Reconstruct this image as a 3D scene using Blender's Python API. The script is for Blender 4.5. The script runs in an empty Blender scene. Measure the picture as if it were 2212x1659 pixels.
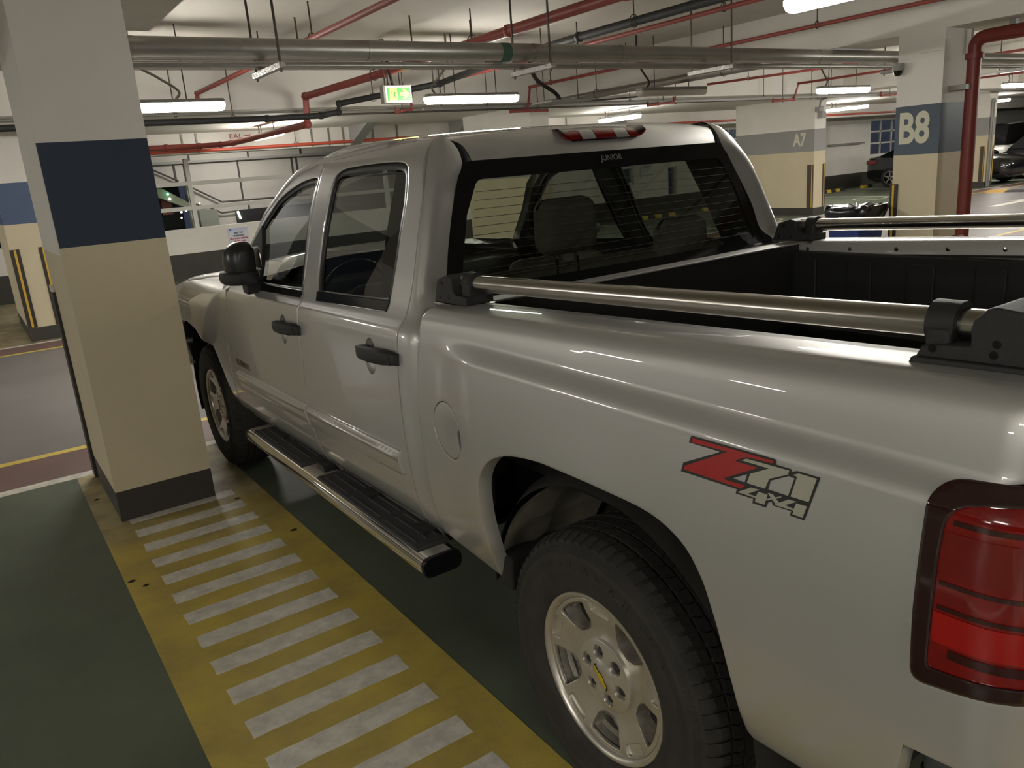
import bpy, bmesh, math, random
import numpy as np
from mathutils import Matrix, Vector
from mathutils.geometry import delaunay_2d_cdt
random.seed(7)
C = bpy.context.scene.collection
S = bpy.context.scene
PI = math.pi

# ------------------------------------------------------------------ camera
CAM = (-2.0691, -1.3987, 1.7063)
YAW, PITCH, ROLL = math.radians(33.586), math.radians(15.404), math.radians(-4.638)
cd = bpy.data.cameras.new('camera')
cd.sensor_fit = 'HORIZONTAL'; cd.sensor_width = 36.0; cd.lens = 36.0*1703.94/2212.0
cd.clip_start = 0.02; cd.clip_end = 300
cam = bpy.data.objects.new('camera', cd); C.objects.link(cam)
d = Vector((math.sin(YAW)*math.cos(PITCH), math.cos(YAW)*math.cos(PITCH), -math.sin(PITCH)))
r = Vector((math.cos(YAW), -math.sin(YAW), 0)); u = r.cross(d)
r2 = math.cos(ROLL)*r + math.sin(ROLL)*u; u2 = -math.sin(ROLL)*r + math.cos(ROLL)*u
cam.matrix_world = Matrix(((r2.x, u2.x, -d.x, CAM[0]), (r2.y, u2.y, -d.y, CAM[1]), (r2.z, u2.z, -d.z, CAM[2]), (0, 0, 0, 1)))
S.camera = cam

# ------------------------------------------------------------------ world, exposure
w = bpy.data.worlds.new('night'); S.world = w; w.use_nodes = True
w.node_tree.nodes['Background'].inputs[0].default_value = (0.012, 0.014, 0.022, 1)
w.node_tree.nodes['Background'].inputs[1].default_value = 1.0
S.view_settings.view_transform = 'Standard'; S.view_settings.look = 'None'
S.view_settings.gamma = 1.0; S.view_settings.use_curve_mapping = False
S.view_settings.exposure = 1.35
LAMP_STRENGTH = 42.0
LAMP_COLOR = (1.0, 0.965, 0.89)

# ------------------------------------------------------------------ materials
def mat(name, col, rough=.6, metal=0.0, coat=0.0, spec=.5, noise=0.0, nscale=8.0, bump=0.0, bscale=60.0, trans=0.0, ior=1.45, emit=None, estr=0.0, coat_rough=.04, dark=None):
    m = bpy.data.materials.new(name); m.use_nodes = True
    nt = m.node_tree; b = nt.nodes['Principled BSDF']
    b.inputs['Base Color'].default_value = (*col, 1); b.inputs['Roughness'].default_value = rough
    b.inputs['Metallic'].default_value = metal; b.inputs['Coat Weight'].default_value = coat
    b.inputs['Coat Roughness'].default_value = coat_rough
    b.inputs['Specular IOR Level'].default_value = spec; b.inputs['IOR'].default_value = ior
    b.inputs['Transmission Weight'].default_value = trans
    if emit: b.inputs['Emission Color'].default_value = (*emit, 1); b.inputs['Emission Strength'].default_value = estr
    if noise or bump:
        tc = nt.nodes.new('ShaderNodeTexCoord')
    if noise:
        n = nt.nodes.new('ShaderNodeTexNoise'); n.inputs['Scale'].default_value = nscale
        n.inputs['Detail'].default_value = 6; n.inputs['Roughness'].default_value = .65
        nt.links.new(tc.outputs['Object'], n.inputs['Vector'])
        rp = nt.nodes.new('ShaderNodeValToRGB')
        lo = dark or tuple(c*(1-noise) for c in col); hi = tuple(min(1, c*(1+noise*.5)) for c in col)
        rp.color_ramp.elements[0].position = .32; rp.color_ramp.elements[0].color = (*lo, 1)
        rp.color_ramp.elements[1].position = .68; rp.color_ramp.elements[1].color = (*hi, 1)
        nt.links.new(n.outputs['Fac'], rp.inputs['Fac']); nt.links.new(rp.outputs['Color'], b.inputs['Base Color'])
    if bump:
        n2 = nt.nodes.new('ShaderNodeTexNoise'); n2.inputs['Scale'].default_value = bscale; n2.inputs['Detail'].default_value = 4
        nt.links.new(tc.outputs['Object'], n2.inputs['Vector'])
        bp = nt.nodes.new('ShaderNodeBump'); bp.inputs['Strength'].default_value = bump; bp.inputs['Distance'].default_value = .01
        nt.links.new(n2.outputs['Fac'], bp.inputs['Height']); nt.links.new(bp.outputs['Normal'], b.inputs['Normal'])
    return m

def glass_mat(name, tint, refl=.06, rough=0.0):
    m = bpy.data.materials.new(name); m.use_nodes = True; nt = m.node_tree
    nt.nodes.remove(nt.nodes['Principled BSDF']); out = nt.nodes['Material Output']
    t = nt.nodes.new('ShaderNodeBsdfTransparent'); t.inputs[0].default_value = (*tint, 1)
    g = nt.nodes.new('ShaderNodeBsdfGlossy'); g.inputs['Color'].default_value = (1, 1, 1, 1); g.inputs['Roughness'].default_value = rough
    lw = nt.nodes.new('ShaderNodeLayerWeight'); lw.inputs['Blend'].default_value = .5
    pw = nt.nodes.new('ShaderNodeMath'); pw.operation = 'POWER'; nt.links.new(lw.outputs['Facing'], pw.inputs[0]); pw.inputs[1].default_value = 5
    f = nt.nodes.new('ShaderNodeMath'); f.operation = 'MULTIPLY_ADD'; nt.links.new(pw.outputs[0], f.inputs[0]); f.inputs[1].default_value = .95; f.inputs[2].default_value = .045
    mx = nt.nodes.new('ShaderNodeMixShader')
    nt.links.new(f.outputs[0], mx.inputs[0]); nt.links.new(t.outputs[0], mx.inputs[1]); nt.links.new(g.outputs[0], mx.inputs[2])
    nt.links.new(mx.outputs[0], out.inputs['Surface'])
    return m

M = {}
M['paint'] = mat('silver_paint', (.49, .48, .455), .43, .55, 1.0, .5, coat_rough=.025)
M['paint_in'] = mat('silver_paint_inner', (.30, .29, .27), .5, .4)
M['black'] = mat('black_plastic', (.014, .014, .014), .45)
M['blacktex'] = mat('textured_black_plastic', (.02, .02, .02), .55, bump=.25, bscale=400)
M['gloss_black'] = mat('gloss_black', (.008, .008, .009), .12)
M['rubber'] = mat('tyre_rubber', (.028, .025, .022), .75, noise=.35, nscale=14, bump=.2, bscale=90)
M['alloy'] = mat('cast_alloy', (.60, .57, .51), .36, .85, noise=.10, nscale=18)
M['alloy_dirty'] = mat('dusty_alloy_recess', (.36, .33, .28), .55, .5, noise=.4, nscale=20)
M['cap'] = mat('hub_cap_plastic', (.62, .59, .53), .30, .8)
M['chrome'] = mat('chrome', (.82, .79, .74), .09, 1.0)
M['tube'] = mat('polished_steel_tube', (.62, .585, .53), .20, 1.0, noise=.08, nscale=3)
M['gold'] = mat('gold_emblem', (.62, .44, .03), .35, .3)
M['liner'] = mat('bed_liner', (.012, .012, .012), .6, bump=.15, bscale=200)
M['seal'] = mat('rubber_seal', (.012, .012, .012), .35)
M['glass'] = glass_mat('tinted_side_glass', (.33, .34, .32))
M['rglass'] = glass_mat('tinted_rear_glass', (.46, .49, .44))
M['wglass'] = glass_mat('windscreen_glass', (.90, .93, .90))
M['seat'] = mat('grey_seat_cloth', (.22, .20, .17), .9, bump=.2, bscale=300)
M['interior'] = mat('dark_interior_trim', (.04, .038, .035), .8)
M['headliner'] = mat('grey_headliner', (.30, .28, .25), .9)
M['red'] = mat('decal_red', (.36, .012, .010), .4, coat=.6)
M['decal_dark'] = mat('decal_charcoal', (.022, .022, .020), .4, coat=.4)
M['decal_cream'] = mat('decal_silver', (.42, .41, .33), .45, .2, coat=.3)
M['lens_red'] = mat('red_lamp_lens', (.20, .003, .002), .12, coat=1, noise=.25, nscale=26)
M['lens_dark'] = mat('dark_red_lamp_border', (.022, .004, .004), .10, coat=1)
M['lens_clear'] = mat('clear_lamp_lens', (.45, .43, .40), .12, coat=1)
M['steppad'] = mat('step_pad_rubber', (.03, .03, .032), .6, bump=.3, bscale=300)
M['under'] = mat('underbody', (.018, .016, .013), .85, noise=.4, nscale=9)
M['dust'] = mat('dusty_inner_panel', (.24, .215, .165), .7, .2, noise=.35, nscale=10)

# ------------------------------------------------------------------ object helpers
def link(o, parent=None):
    C.objects.link(o)
    if parent is not None:
        o.parent = parent
        if parent.type == 'EMPTY': o.matrix_parent_inverse = parent.matrix_world.inverted()
    return o

def mesh_ob(name, verts, faces, m, parent=None, smooth=False, normals=None, mats=None, fm=None):
    me = bpy.data.meshes.new(name)
    me.from_pydata([tuple(v) for v in verts], [], [tuple(f) for f in faces])
    if mats:
        for q in mats: me.materials.append(q)
        if fm is not None: me.polygons.foreach_set('material_index', fm)
    else: me.materials.append(m)
    if smooth: me.polygons.foreach_set('use_smooth', [True]*len(me.polygons))
    me.update()
    if normals is not None:
        me.polygons.foreach_set('use_smooth', [True]*len(me.polygons))
        me.normals_split_custom_set_from_vertices([tuple(n) for n in normals])
    return link(bpy.data.objects.new(name, me), parent)

def tag(o, label=None, cat=None, group=None, kind=None):
    if label: o['label'] = label
    if cat: o['category'] = cat
    if group: o['group'] = group
    if kind: o['kind'] = kind
    return o

def thing(name, loc, label=None, cat=None, group=None, rz=0):
    o = bpy.data.objects.new(name, None); C.objects.link(o)
    o.location = loc; o.rotation_euler = (0, 0, rz); o.empty_display_size = .2
    o.matrix_world = Matrix.Translation(loc) @ Matrix.Rotation(rz, 4, 'Z')
    return tag(o, label, cat, group)

def copy_tree(o, parent=None):
    c = o.copy(); C.objects.link(c)
    if parent is not None: c.parent = parent
    c.matrix_parent_inverse = o.matrix_parent_inverse.copy()
    for ch in list(o.children): copy_tree(ch, c)
    return c

class MB:
    """collects simple solids into one mesh"""
    def __init__(s): s.v = []; s.f = []; s.m = []
    def add(s, vs, fs, mi=0):
        n = len(s.v); s.v += [tuple(v) for v in vs]; s.f += [tuple(i+n for i in f) for f in fs]; s.m += [mi]*len(fs); return s
    def box(s, lo, hi, mi=0, R=None):
        x0, y0, z0 = lo; x1, y1, z1 = hi
        vs = [(x0,y0,z0),(x1,y0,z0),(x1,y1,z0),(x0,y1,z0),(x0,y0,z1),(x1,y0,z1),(x1,y1,z1),(x0,y1,z1)]
        if R is not None: vs = [R @ Vector(v) for v in vs]
        return s.add(vs, [(3,2,1,0),(4,5,6,7),(0,1,5,4),(1,2,6,5),(2,3,7,6),(3,0,4,7)], mi)
    def tube(s, pts, rad, seg=12, mi=0, cap=True, closed=False):
        pts = [Vector(p) for p in pts]; n = len(pts); rads = rad if isinstance(rad, (list, tuple)) else [rad]*n
        vs = []; fs = []; prev = None
        for i, p in enumerate(pts):
            if closed: t = (pts[(i+1) % n]-pts[i-1]).normalized()
            else:
                a = pts[max(i-1, 0)]; b = pts[min(i+1, n-1)]; t = (b-a).normalized()
            if prev is None:
                up = Vector((0, 0, 1)) if abs(t.z) < .9 else Vector((1, 0, 0)); x = t.cross(up).normalized()
            else: x = (prev - t*prev.dot(t)).normalized()
            prev = x; y = t.cross(x)
            for k in range(seg):
                a = 2*PI*k/seg; vs.append(p+(x*math.cos(a)+y*math.sin(a))*rads[i])
        m = n if closed else n-1
        for i in range(m):
            for k in range(seg):
                j = (i+1) % n; fs.append((i*seg+k, i*seg+(k+1) % seg, j*seg+(k+1) % seg, j*seg+k))
        if cap and not closed: fs.append(tuple(range(seg))[::-1]); fs.append(tuple((n-1)*seg+k for k in range(seg)))
        return s.add(vs, fs, mi)
    def lathe(s, prof, org, axis='x', seg=48, mi=0, closed=False, a0=0, a1=2*PI):
        # prof = [(axial, radius)]
        vs = []; fs = []; full = abs(a1-a0-2*PI) < 1e-6; ns = seg if full else seg+1
        for (a, rr) in prof:
            for k in range(ns):
                t = a0+(a1-a0)*k/seg; c, q = rr*math.cos(t), rr*math.sin(t)
                p = {'x': (a, c, q), 'y': (c, a, q), 'z': (c, q, a)}[axis]
                vs.append((p[0]+org[0], p[1]+org[1], p[2]+org[2]))
        n = len(prof); m = n if closed else n-1
        for i in range(m):
            j = (i+1) % n
            for k in range(seg):
                k2 = (k+1) % ns; fs.append((i*ns+k, i*ns+k2, j*ns+k2, j*ns+k))
        return s.add(vs, fs, mi)
    def prism(s, poly, fn, d0, d1, mi=0):
        # poly 2D ; fn(u,v,d)->3D
        n = len(poly)
        vs = [fn(a, b, d0) for a, b in poly]+[fn(a, b, d1) for a, b in poly]
        fs = [tuple(range(n))[::-1], tuple(range(n, 2*n))]+[(i, (i+1) % n, n+(i+1) % n, n+i) for i in range(n)]
        return s.add(vs, fs, mi)
    def build(s, name, m, parent=None, smooth=False, bevel=0, seg=2, mats=None, ang=40):
        o = mesh_ob(name, s.v, s.f, m, parent, False, None, mats, s.m if mats else None)
        bm = bmesh.new(); bm.from_mesh(o.data); bmesh.ops.recalc_face_normals(bm, faces=bm.faces); bm.to_mesh(o.data); bm.free()
        if smooth:
            o.data.polygons.foreach_set('use_smooth', [True]*len(o.data.polygons))
            o.data.set_sharp_from_angle(angle=math.radians(ang))
        if bevel:
            b = o.modifiers.new('bevel', 'BEVEL'); b.width = bevel; b.segments = seg; b.limit_method = 'ANGLE'; b.angle_limit = math.radians(35)
            o.data.polygons.foreach_set('use_smooth', [True]*len(o.data.polygons))
            b.harden_normals = True
            o.data.set_sharp_from_angle(angle=math.radians(60))
        return o

def box(name, lo, hi, m, parent=None, bevel=0):
    return MB().box(lo, hi).build(name, m, parent, bevel=bevel)

def rpoly(pts, seg=5):
    """polygon with rounded corners: (x,y) or (x,y,r)"""
    out = []; n = len(pts)
    for i in range(n):
        p = np.array(pts[i][:2], float); rr = pts[i][2] if len(pts[i]) > 2 else 0
        if rr <= 0: out.append(tuple(p)); continue
        a = np.array(pts[i-1][:2], float); b = np.array(pts[(i+1) % n][:2], float)
        u1 = (a-p)/np.linalg.norm(a-p); u2 = (b-p)/np.linalg.norm(b-p)
        ang = math.acos(max(-1, min(1, float(u1 @ u2)))); L = rr/math.tan(ang/2)
        L = min(L, .48*np.linalg.norm(a-p), .48*np.linalg.norm(b-p))
        p0 = p+u1*L; p1 = p+u2*L
        for k in range(seg+1):
            t = k/seg; out.append(tuple((1-t)**2*p0+2*t*(1-t)*p+t*t*p1))
    return out

def cr(pts, per=6, closed=False):
    P = [np.array(p, float) for p in pts]; n = len(P); out = []
    rng = range(n) if closed else range(n-1)
    for i in rng:
        p0 = P[i-1] if (closed or i > 0) else 2*P[0]-P[1]; p1 = P[i]; p2 = P[(i+1) % n]
        p3 = P[(i+2) % n] if (closed or i+2 < n) else 2*P[-1]-P[-2]
        for k in range(per):
            t = k/per
            out.append(tuple(.5*((2*p1)+(-p0+p2)*t+(2*p0-5*p1+4*p2-p3)*t*t+(-p0+3*p1-3*p2+p3)*t**3)))
    if not closed: out.append(tuple(P[-1]))
    return out

def dens(loop, step):
    out = []; n = len(loop)
    for i in range(n):
        a = np.array(loop[i], float); b = np.array(loop[(i+1) % n], float); L = np.linalg.norm(b-a); k = max(1, int(math.ceil(L/step)))
        for j in range(k): out.append(tuple(a+(b-a)*j/k))
    return out

def area(l):
    x = np.array(l); return .5*float(np.sum(x[:, 0]*np.roll(x[:, 1], -1)-np.roll(x[:, 0], -1)*x[:, 1]))

def offs(loop, dist):
    """offset a ccw loop inwards by dist"""
    P = np.array(loop); e = np.roll(P, -1, 0)-P; e /= np.linalg.norm(e, axis=1)[:, None]+1e-12
    nrm = np.stack([-e[:, 1], e[:, 0]], 1); nv = nrm+np.roll(nrm, 1, 0); nv /= np.linalg.norm(nv, axis=1)[:, None]+1e-9
    c = np.clip(np.sum(nv*nrm, 1), .5, 1)[:, None]
    return P+nv*dist/c, -nv

def inside(pts, loop):
    P = np.array(loop); x, y = pts[:, 0], pts[:, 1]; r = np.zeros(len(pts), bool); n = len(P)
    for i in range(n):
        a = P[i]; b = P[(i+1) % n]
        if a[1] == b[1]: continue
        c = ((a[1] > y) != (b[1] > y)) & (x < (b[0]-a[0])*(y-a[1])/(b[1]-a[1])+a[0]); r ^= c
    return r

def near(pts, loop, dist):
    P = np.array(loop); keep = np.ones(len(pts), bool)
    for i in range(len(P)):
        a = P[i]; b = P[(i+1) % len(P)]; ab = b-a; t = np.clip(((pts-a) @ ab)/(ab @ ab+1e-12), 0, 1)
        dd = np.linalg.norm(pts-(a+t[:, None]*ab), axis=1); keep &= dd > dist
    return keep

def panel(name, loop, wf, m, parent, holes=(), grid=.03, off=0.0, flange=.03, side=-1, edge=.006, step=.025, hole_flange=None, soft=.35, lines=()):
    """surface piece cut from the body side x = side*(wf(y,z)+off); outline and holes given in (y,z)"""
    loops = [list(loop)]+[list(h) for h in holes]
    loops = [dens(l if area(l) > 0 else l[::-1], step) for l in loops]
    co = []; ed = []; bidx = []; dirs = []
    for li, l in enumerate(loops):
        n0 = len(co); co += [tuple(p) for p in l]; k = len(l); ed += [(n0+i, n0+(i+1) % k) for i in range(k)]; bidx.append((n0, k))
    nb = len(co)
    for li, l in enumerate(loops):
        if edge > 0:
            p, o = offs(l, edge if li == 0 else -edge); co += [tuple(q) for q in p]
        _, o = offs(l, .001); dirs.append(o if li == 0 else -o)
    A = np.array(loops[0]); mn, mx = A.min(0), A.max(0)
    gx = np.arange(mn[0], mx[0]+grid, grid); gy = np.arange(mn[1], mx[1]+grid, grid)
    G = np.array([(a, b) for a in gx for b in gy]) if len(gx)*len(gy) else np.zeros((0, 2))
    if lines:
        LG = np.array([(yy, float(fn_(yy))) for fn_ in lines for yy in np.arange(mn[0], mx[0], min(grid, .03))])
        keepg = np.ones(len(G), bool)
        for fn_ in lines:
            lv = np.array([float(fn_(q)) for q in G[:, 0]]) if len(G) else np.zeros(0); keepg &= np.abs(G[:, 1]-lv) > grid*.45
        G = np.concatenate([G[keepg], LG])
    k = inside(G, loops[0])
    for h in loops[1:]: k &= ~inside(G, h)
    G = G[k]
    for l in loops: G = G[near(G, l, max(edge*1.6, min(grid*.35, .008) if lines else grid*.35))]
    co += [tuple(g) for g in G]
    vs, es, fs, ov, oe, of = delaunay_2d_cdt([Vector(c) for c in co], ed, [], 1, 1e-7)
    Y = np.array([v[0] for v in vs]); Z = np.array([v[1] for v in vs])
    X = wf(Y, Z)+off; h = 1e-4
    ny = (wf(Y+h, Z)-wf(Y-h, Z))/(2*h); nz = (wf(Y, Z+h)-wf(Y, Z-h))/(2*h)
    N = np.stack([np.ones_like(Y), -ny, -nz], 1); N /= np.linalg.norm(N, axis=1)[:, None]
    cen = np.array([[(vs[f[0]][q]+vs[f[1]][q]+vs[f[2]][q])/3 for q in (0, 1)] for f in fs])
    kf = inside(cen, loops[0])
    for hl in loops[1:]: kf &= ~inside(cen, hl)
    fs = [f for f, q in zip(fs, kf) if q]
    o2n = {}
    for i, lst in enumerate(ov):
        for q in lst: o2n[q] = i
    V = np.stack([X, Y, Z], 1); F = [tuple(f) for f in fs]
    # face orientation: outwards
    F2 = []
    for f in F:
        a, b, c = V[f[0]], V[f[1]], V[f[2]]; nn = np.cross(b-a, c-a)
        F2.append(f if nn[0] > 0 else f[::-1])
    V = list(V); N = list(N); F = F2
    if flange:
        for li, (n0, kk) in enumerate(bidx):
            fl = flange if (li == 0 or hole_flange is None) else hole_flange
            base = len(V)
            for i in range(kk):
                a = o2n[n0+i]; od = dirs[li][i]; dv = np.array([0, od[0], od[1]])
                sgn = 1.0
                nn = N[a]+soft*dv; N[a] = nn/np.linalg.norm(nn)
            for i in range(kk):
                a = o2n[n0+i]; od = dirs[li][i]; dv = np.array([0, od[0], od[1]])
                V.append(V[a].copy()); N.append((dv*.95+np.array([.3, 0, 0]))/np.linalg.norm(dv*.95+np.array([.3, 0, 0])))
                q = V[a].copy(); q[0] -= fl; V.append(q); N.append(dv)
            for i in range(kk):
                j = (i+1) % kk; a, b, c, e = base+2*i, base+2*j, base+2*j+1, base+2*i+1
                f = (a, b, c, e); pa, pb, pc = V[a], V[b], V[c]; nn = np.cross(pb-pa, pc-pa); od = dirs[li][i]
                F.append(f if nn[1]*od[0]+nn[2]*od[1] > 0 else f[::-1])
    V = np.array(V); N = np.array(N)
    if side < 0: V[:, 0] *= -1; N[:, 0] *= -1; F = [f[::-1] for f in F]
    return mesh_ob(name, V, F, m, parent, True, N)

def ring_panel(name, loop, inner, wf, m, parent, off=0, side=-1, flange=.012):
    return panel(name, loop, wf, m, parent, holes=[inner], grid=9, off=off, flange=flange, side=side, edge=0, step=.04, soft=.5)

def loft(name, rows, m, parent, smooth=True, close=False, ang=None):
    """rows of equal length 3D points"""
    n = len(rows); k = len(rows[0]); vs = [p for r_ in rows for p in r_]; fs = []
    for i in range(n-1):
        for j in range(k if close else k-1):
            j2 = (j+1) % k; fs.append((i*k+j, i*k+j2, (i+1)*k+j2, (i+1)*k+j))
    o = mesh_ob(name, vs, fs, m, parent, smooth)
    return o
def flip_to(o, dirv):
    """make the average normal look along dirv"""
    me = o.data; s = sum((p.normal.dot(Vector(dirv))*p.area for p in me.polygons))
    if s < 0: me.flip_normals()
    return o

def text_mesh(txt, size, bold=0.0, xs=1.0, extrude=0.0):
    cu = bpy.data.curves.new('t', 'FONT'); cu.body = txt; cu.size = size; cu.offset = bold; cu.extrude = extrude; cu.align_x = 'CENTER'; cu.align_y = 'CENTER'; cu.resolution_u = 4
    o = bpy.data.objects.new('t', cu); C.objects.link(o); bpy.context.view_layer.update()
    me = bpy.data.meshes.new_from_object(o.evaluated_get(bpy.context.evaluated_depsgraph_get()))
    bpy.data.objects.remove(o); bpy.data.curves.remove(cu)
    for v in me.vertices: v.co.x *= xs
    return me
def text(name, txt, size, mtx, m, parent, bold=0.0, xs=1.0, extrude=.0005):
    me = text_mesh(txt, size, bold, xs, extrude); me.name = name; me.materials.clear(); me.materials.append(m)
    me.transform(mtx)
    return link(bpy.data.objects.new(name, me), parent)
def plane_mtx(org, right, up):
    r_, u_ = Vector(right).normalized(), Vector(up).normalized(); n_ = r_.cross(u_)
    return Matrix(((r_.x, u_.x, n_.x, org[0]), (r_.y, u_.y, n_.y, org[1]), (r_.z, u_.z, n_.z, org[2]), (0, 0, 0, 1)))

def pchip(xs, ys):
    xs = np.array(xs, float); ys = np.array(ys, float); h = np.diff(xs); d_ = np.diff(ys)/h; m_ = np.zeros_like(xs)
    for i in range(1, len(xs)-1):
        if d_[i-1]*d_[i] > 0:
            w1 = 2*h[i]+h[i-1]; w2 = h[i]+2*h[i-1]; m_[i] = (w1+w2)/(w1/d_[i-1]+w2/d_[i])
    m_[0] = d_[0]; m_[-1] = d_[-1]
    def f(x):
        x = np.clip(np.asarray(x, float), xs[0], xs[-1]); i = np.clip(np.searchsorted(xs, x)-1, 0, len(xs)-2)
        t = (x-xs[i])/h[i]; t2 = t*t; t3 = t2*t
        return (2*t3-3*t2+1)*ys[i]+(t3-2*t2+t)*h[i]*m_[i]+(-2*t3+3*t2)*ys[i+1]+(t3-t2)*h[i]*m_[i+1]
    return f
def smooth(a, b, x):
    t = np.clip((np.asarray(x, float)-a)/(b-a), 0, 1); return t*t*(3-2*t)
# ================================================================== pickup truck
# rear axle at y=0, front axle at y=3.645, truck nose towards +y, driver side is x<0
truck = thing('pickup_truck', (0, 1.9, 0), 'silver crew cab pickup truck with polished bed rails parked beside the near pillar', 'truck')
RK = .0185
wc0 = pchip([.38,.47,.52,.60,.70,.82,.95,1.08,1.17,1.202,1.213,1.222,1.236,1.27,1.33,1.42,1.5,1.6,1.7,1.76,1.80,1.82,1.833],
            [.84,.893,.935,.968,.988,.998,1.001,.998,.989,.9825,.978,.968,.954,.937,.914,.882,.855,.816,.772,.737,.70,.66,.61])
def wc(y, z):
    z = np.asarray(z, float); y = np.asarray(y, float)
    return wc0(z+RK*np.clip(y-1.8, -2, 1.5)*np.clip((1.7-z)/.3, 0, 1))
wb0 = pchip([.40,.5,.56,.65,.8,1.0,1.1,1.2,1.26,1.30,1.32,1.332,1.338], [.90,.93,.955,.98,.995,1.0,.996,.985,.975,.965,.952,.932,.90])
def flare(y, z): return .027*smooth(.655, .36, y)*(1-smooth(1.192, 1.248, z))*smooth(.45, .8, z)
def wb(y, z):
    y = np.asarray(y, float); z = np.asarray(z, float)
    t = np.clip((-.93-y)/.12, 0, .97)
    return wb0(z+.035*y*np.clip((z-1.15)/.15, 0, 1))+flare(y, z)-.12*(1-np.sqrt(1-t*t))
def railz(y): return 1.334-.035*y
def wfr(y, z):   # front wing
    y = np.asarray(y, float); z = np.asarray(z, float)
    ramp = smooth(0, .085, (y-2.95)-(1.19-z)*.98)
    bul = .045*ramp*smooth(.30, .7, z)*(1-smooth(1.06, 1.22, z))
    t = np.clip((y-3.85)/.98, 0, .98)
    bul = bul*(1-smooth(4.05, 4.5, y))
    return wc(np.minimum(y, 3.2), np.minimum(z, 1.2))+bul-.62*(1-np.sqrt(1-t*t))-.10*smooth(1.16, 1.27, z)

CREASE = [(lambda z0: (lambda y: z0-RK*(y-1.8)))(q) for q in (1.190, 1.200, 1.207, 1.213, 1.2175, 1.222, 1.229, 1.237, 1.250)]
SEAM_R = [(1.066,1.821),(1.044,1.808),(.94,1.639),(.905,1.483),(.877,1.329),(.875,1.051),(.878,.939),(.878,.774),(.889,.629),(.90,.55),(.905,.475)]
SEAM_B = [(1.935,1.80),(1.927,1.784),(1.911,1.71),(1.868,1.47),(1.84,1.285),(1.803,1.225),(1.785,1.1),(1.785,.967),(1.808,.838),(1.818,.692),(1.83,.577),(1.84,.475)]
FWIN = [(2.64,1.236),(2.70,1.30),(2.665,1.40),(2.56,1.50),(2.44,1.59),(2.345,1.645),(2.174,1.697),(2.055,1.717),(1.955,1.722),(1.923,1.70),(1.918,1.584),(1.897,1.467),(1.862,1.336),(1.836,1.265),(1.845,1.252)]
RWIN = [(1.728,1.73),(1.653,1.748),(1.422,1.754),(1.234,1.752),(1.155,1.745),(1.114,1.730),(1.088,1.7),(1.053,1.628),(1.036,1.546),(1.025,1.457),(1.019,1.386),(1.015,1.321),(1.024,1.293),(1.075,1.278),(1.23,1.271),(1.431,1.264),(1.655,1.258),(1.672,1.272),(1.710,1.365),(1.730,1.472),(1.741,1.579),(1.752,1.661),(1.748,1.705)]
ROOF = [(2.95,1.19),(2.86,1.25),(2.79,1.31),(2.66,1.42),(2.525,1.57),(2.395,1.645),(2.305,1.697),(2.224,1.735),(2.124,1.76),(2.01,1.775),(1.835,1.788),(1.69,1.797),(1.539,1.806),(1.404,1.812),(1.231,1.817),(1.066,1.821)]
SEAM_F = [(2.95,1.19),(2.875,1.162),(2.895,1.082),(2.915,1.0),(2.975,.87),(3.0,.775),(3.02,.663),(3.06,.56),(3.10,.475)]
G = .0055
def sh(l, dy): return [(a+dy, b) for a, b in l]
rear_door_loop = sh(SEAM_R, G)[::-1] + [(1.231,1.8165),(1.404,1.8115),(1.539,1.8055),(1.69,1.796),(1.835,1.787),(1.925,1.782)] + sh(SEAM_B[2:], -G)
rear_door_loop = rear_door_loop
front_loop = sh(SEAM_B[1:], G)[::-1] + [(2.01,1.774),(2.124,1.759),(2.224,1.734),(2.305,1.696),(2.395,1.644),(2.525,1.569),(2.66,1.419),(2.79,1.309),(2.86,1.245)] + sh(SEAM_F[1:], -G)
def ell(cy, cz, ry, rz, n=28): return [(cy+ry*math.cos(2*PI*k/n), cz+rz*math.sin(2*PI*k/n)) for k in range(n)]

def smooth_loop(l): return l
def inset(loop, dd):
    l = dens(loop if area(loop) > 0 else loop[::-1], .02)
    return [tuple(p) for p in offs(l, dd)[0]]

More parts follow.
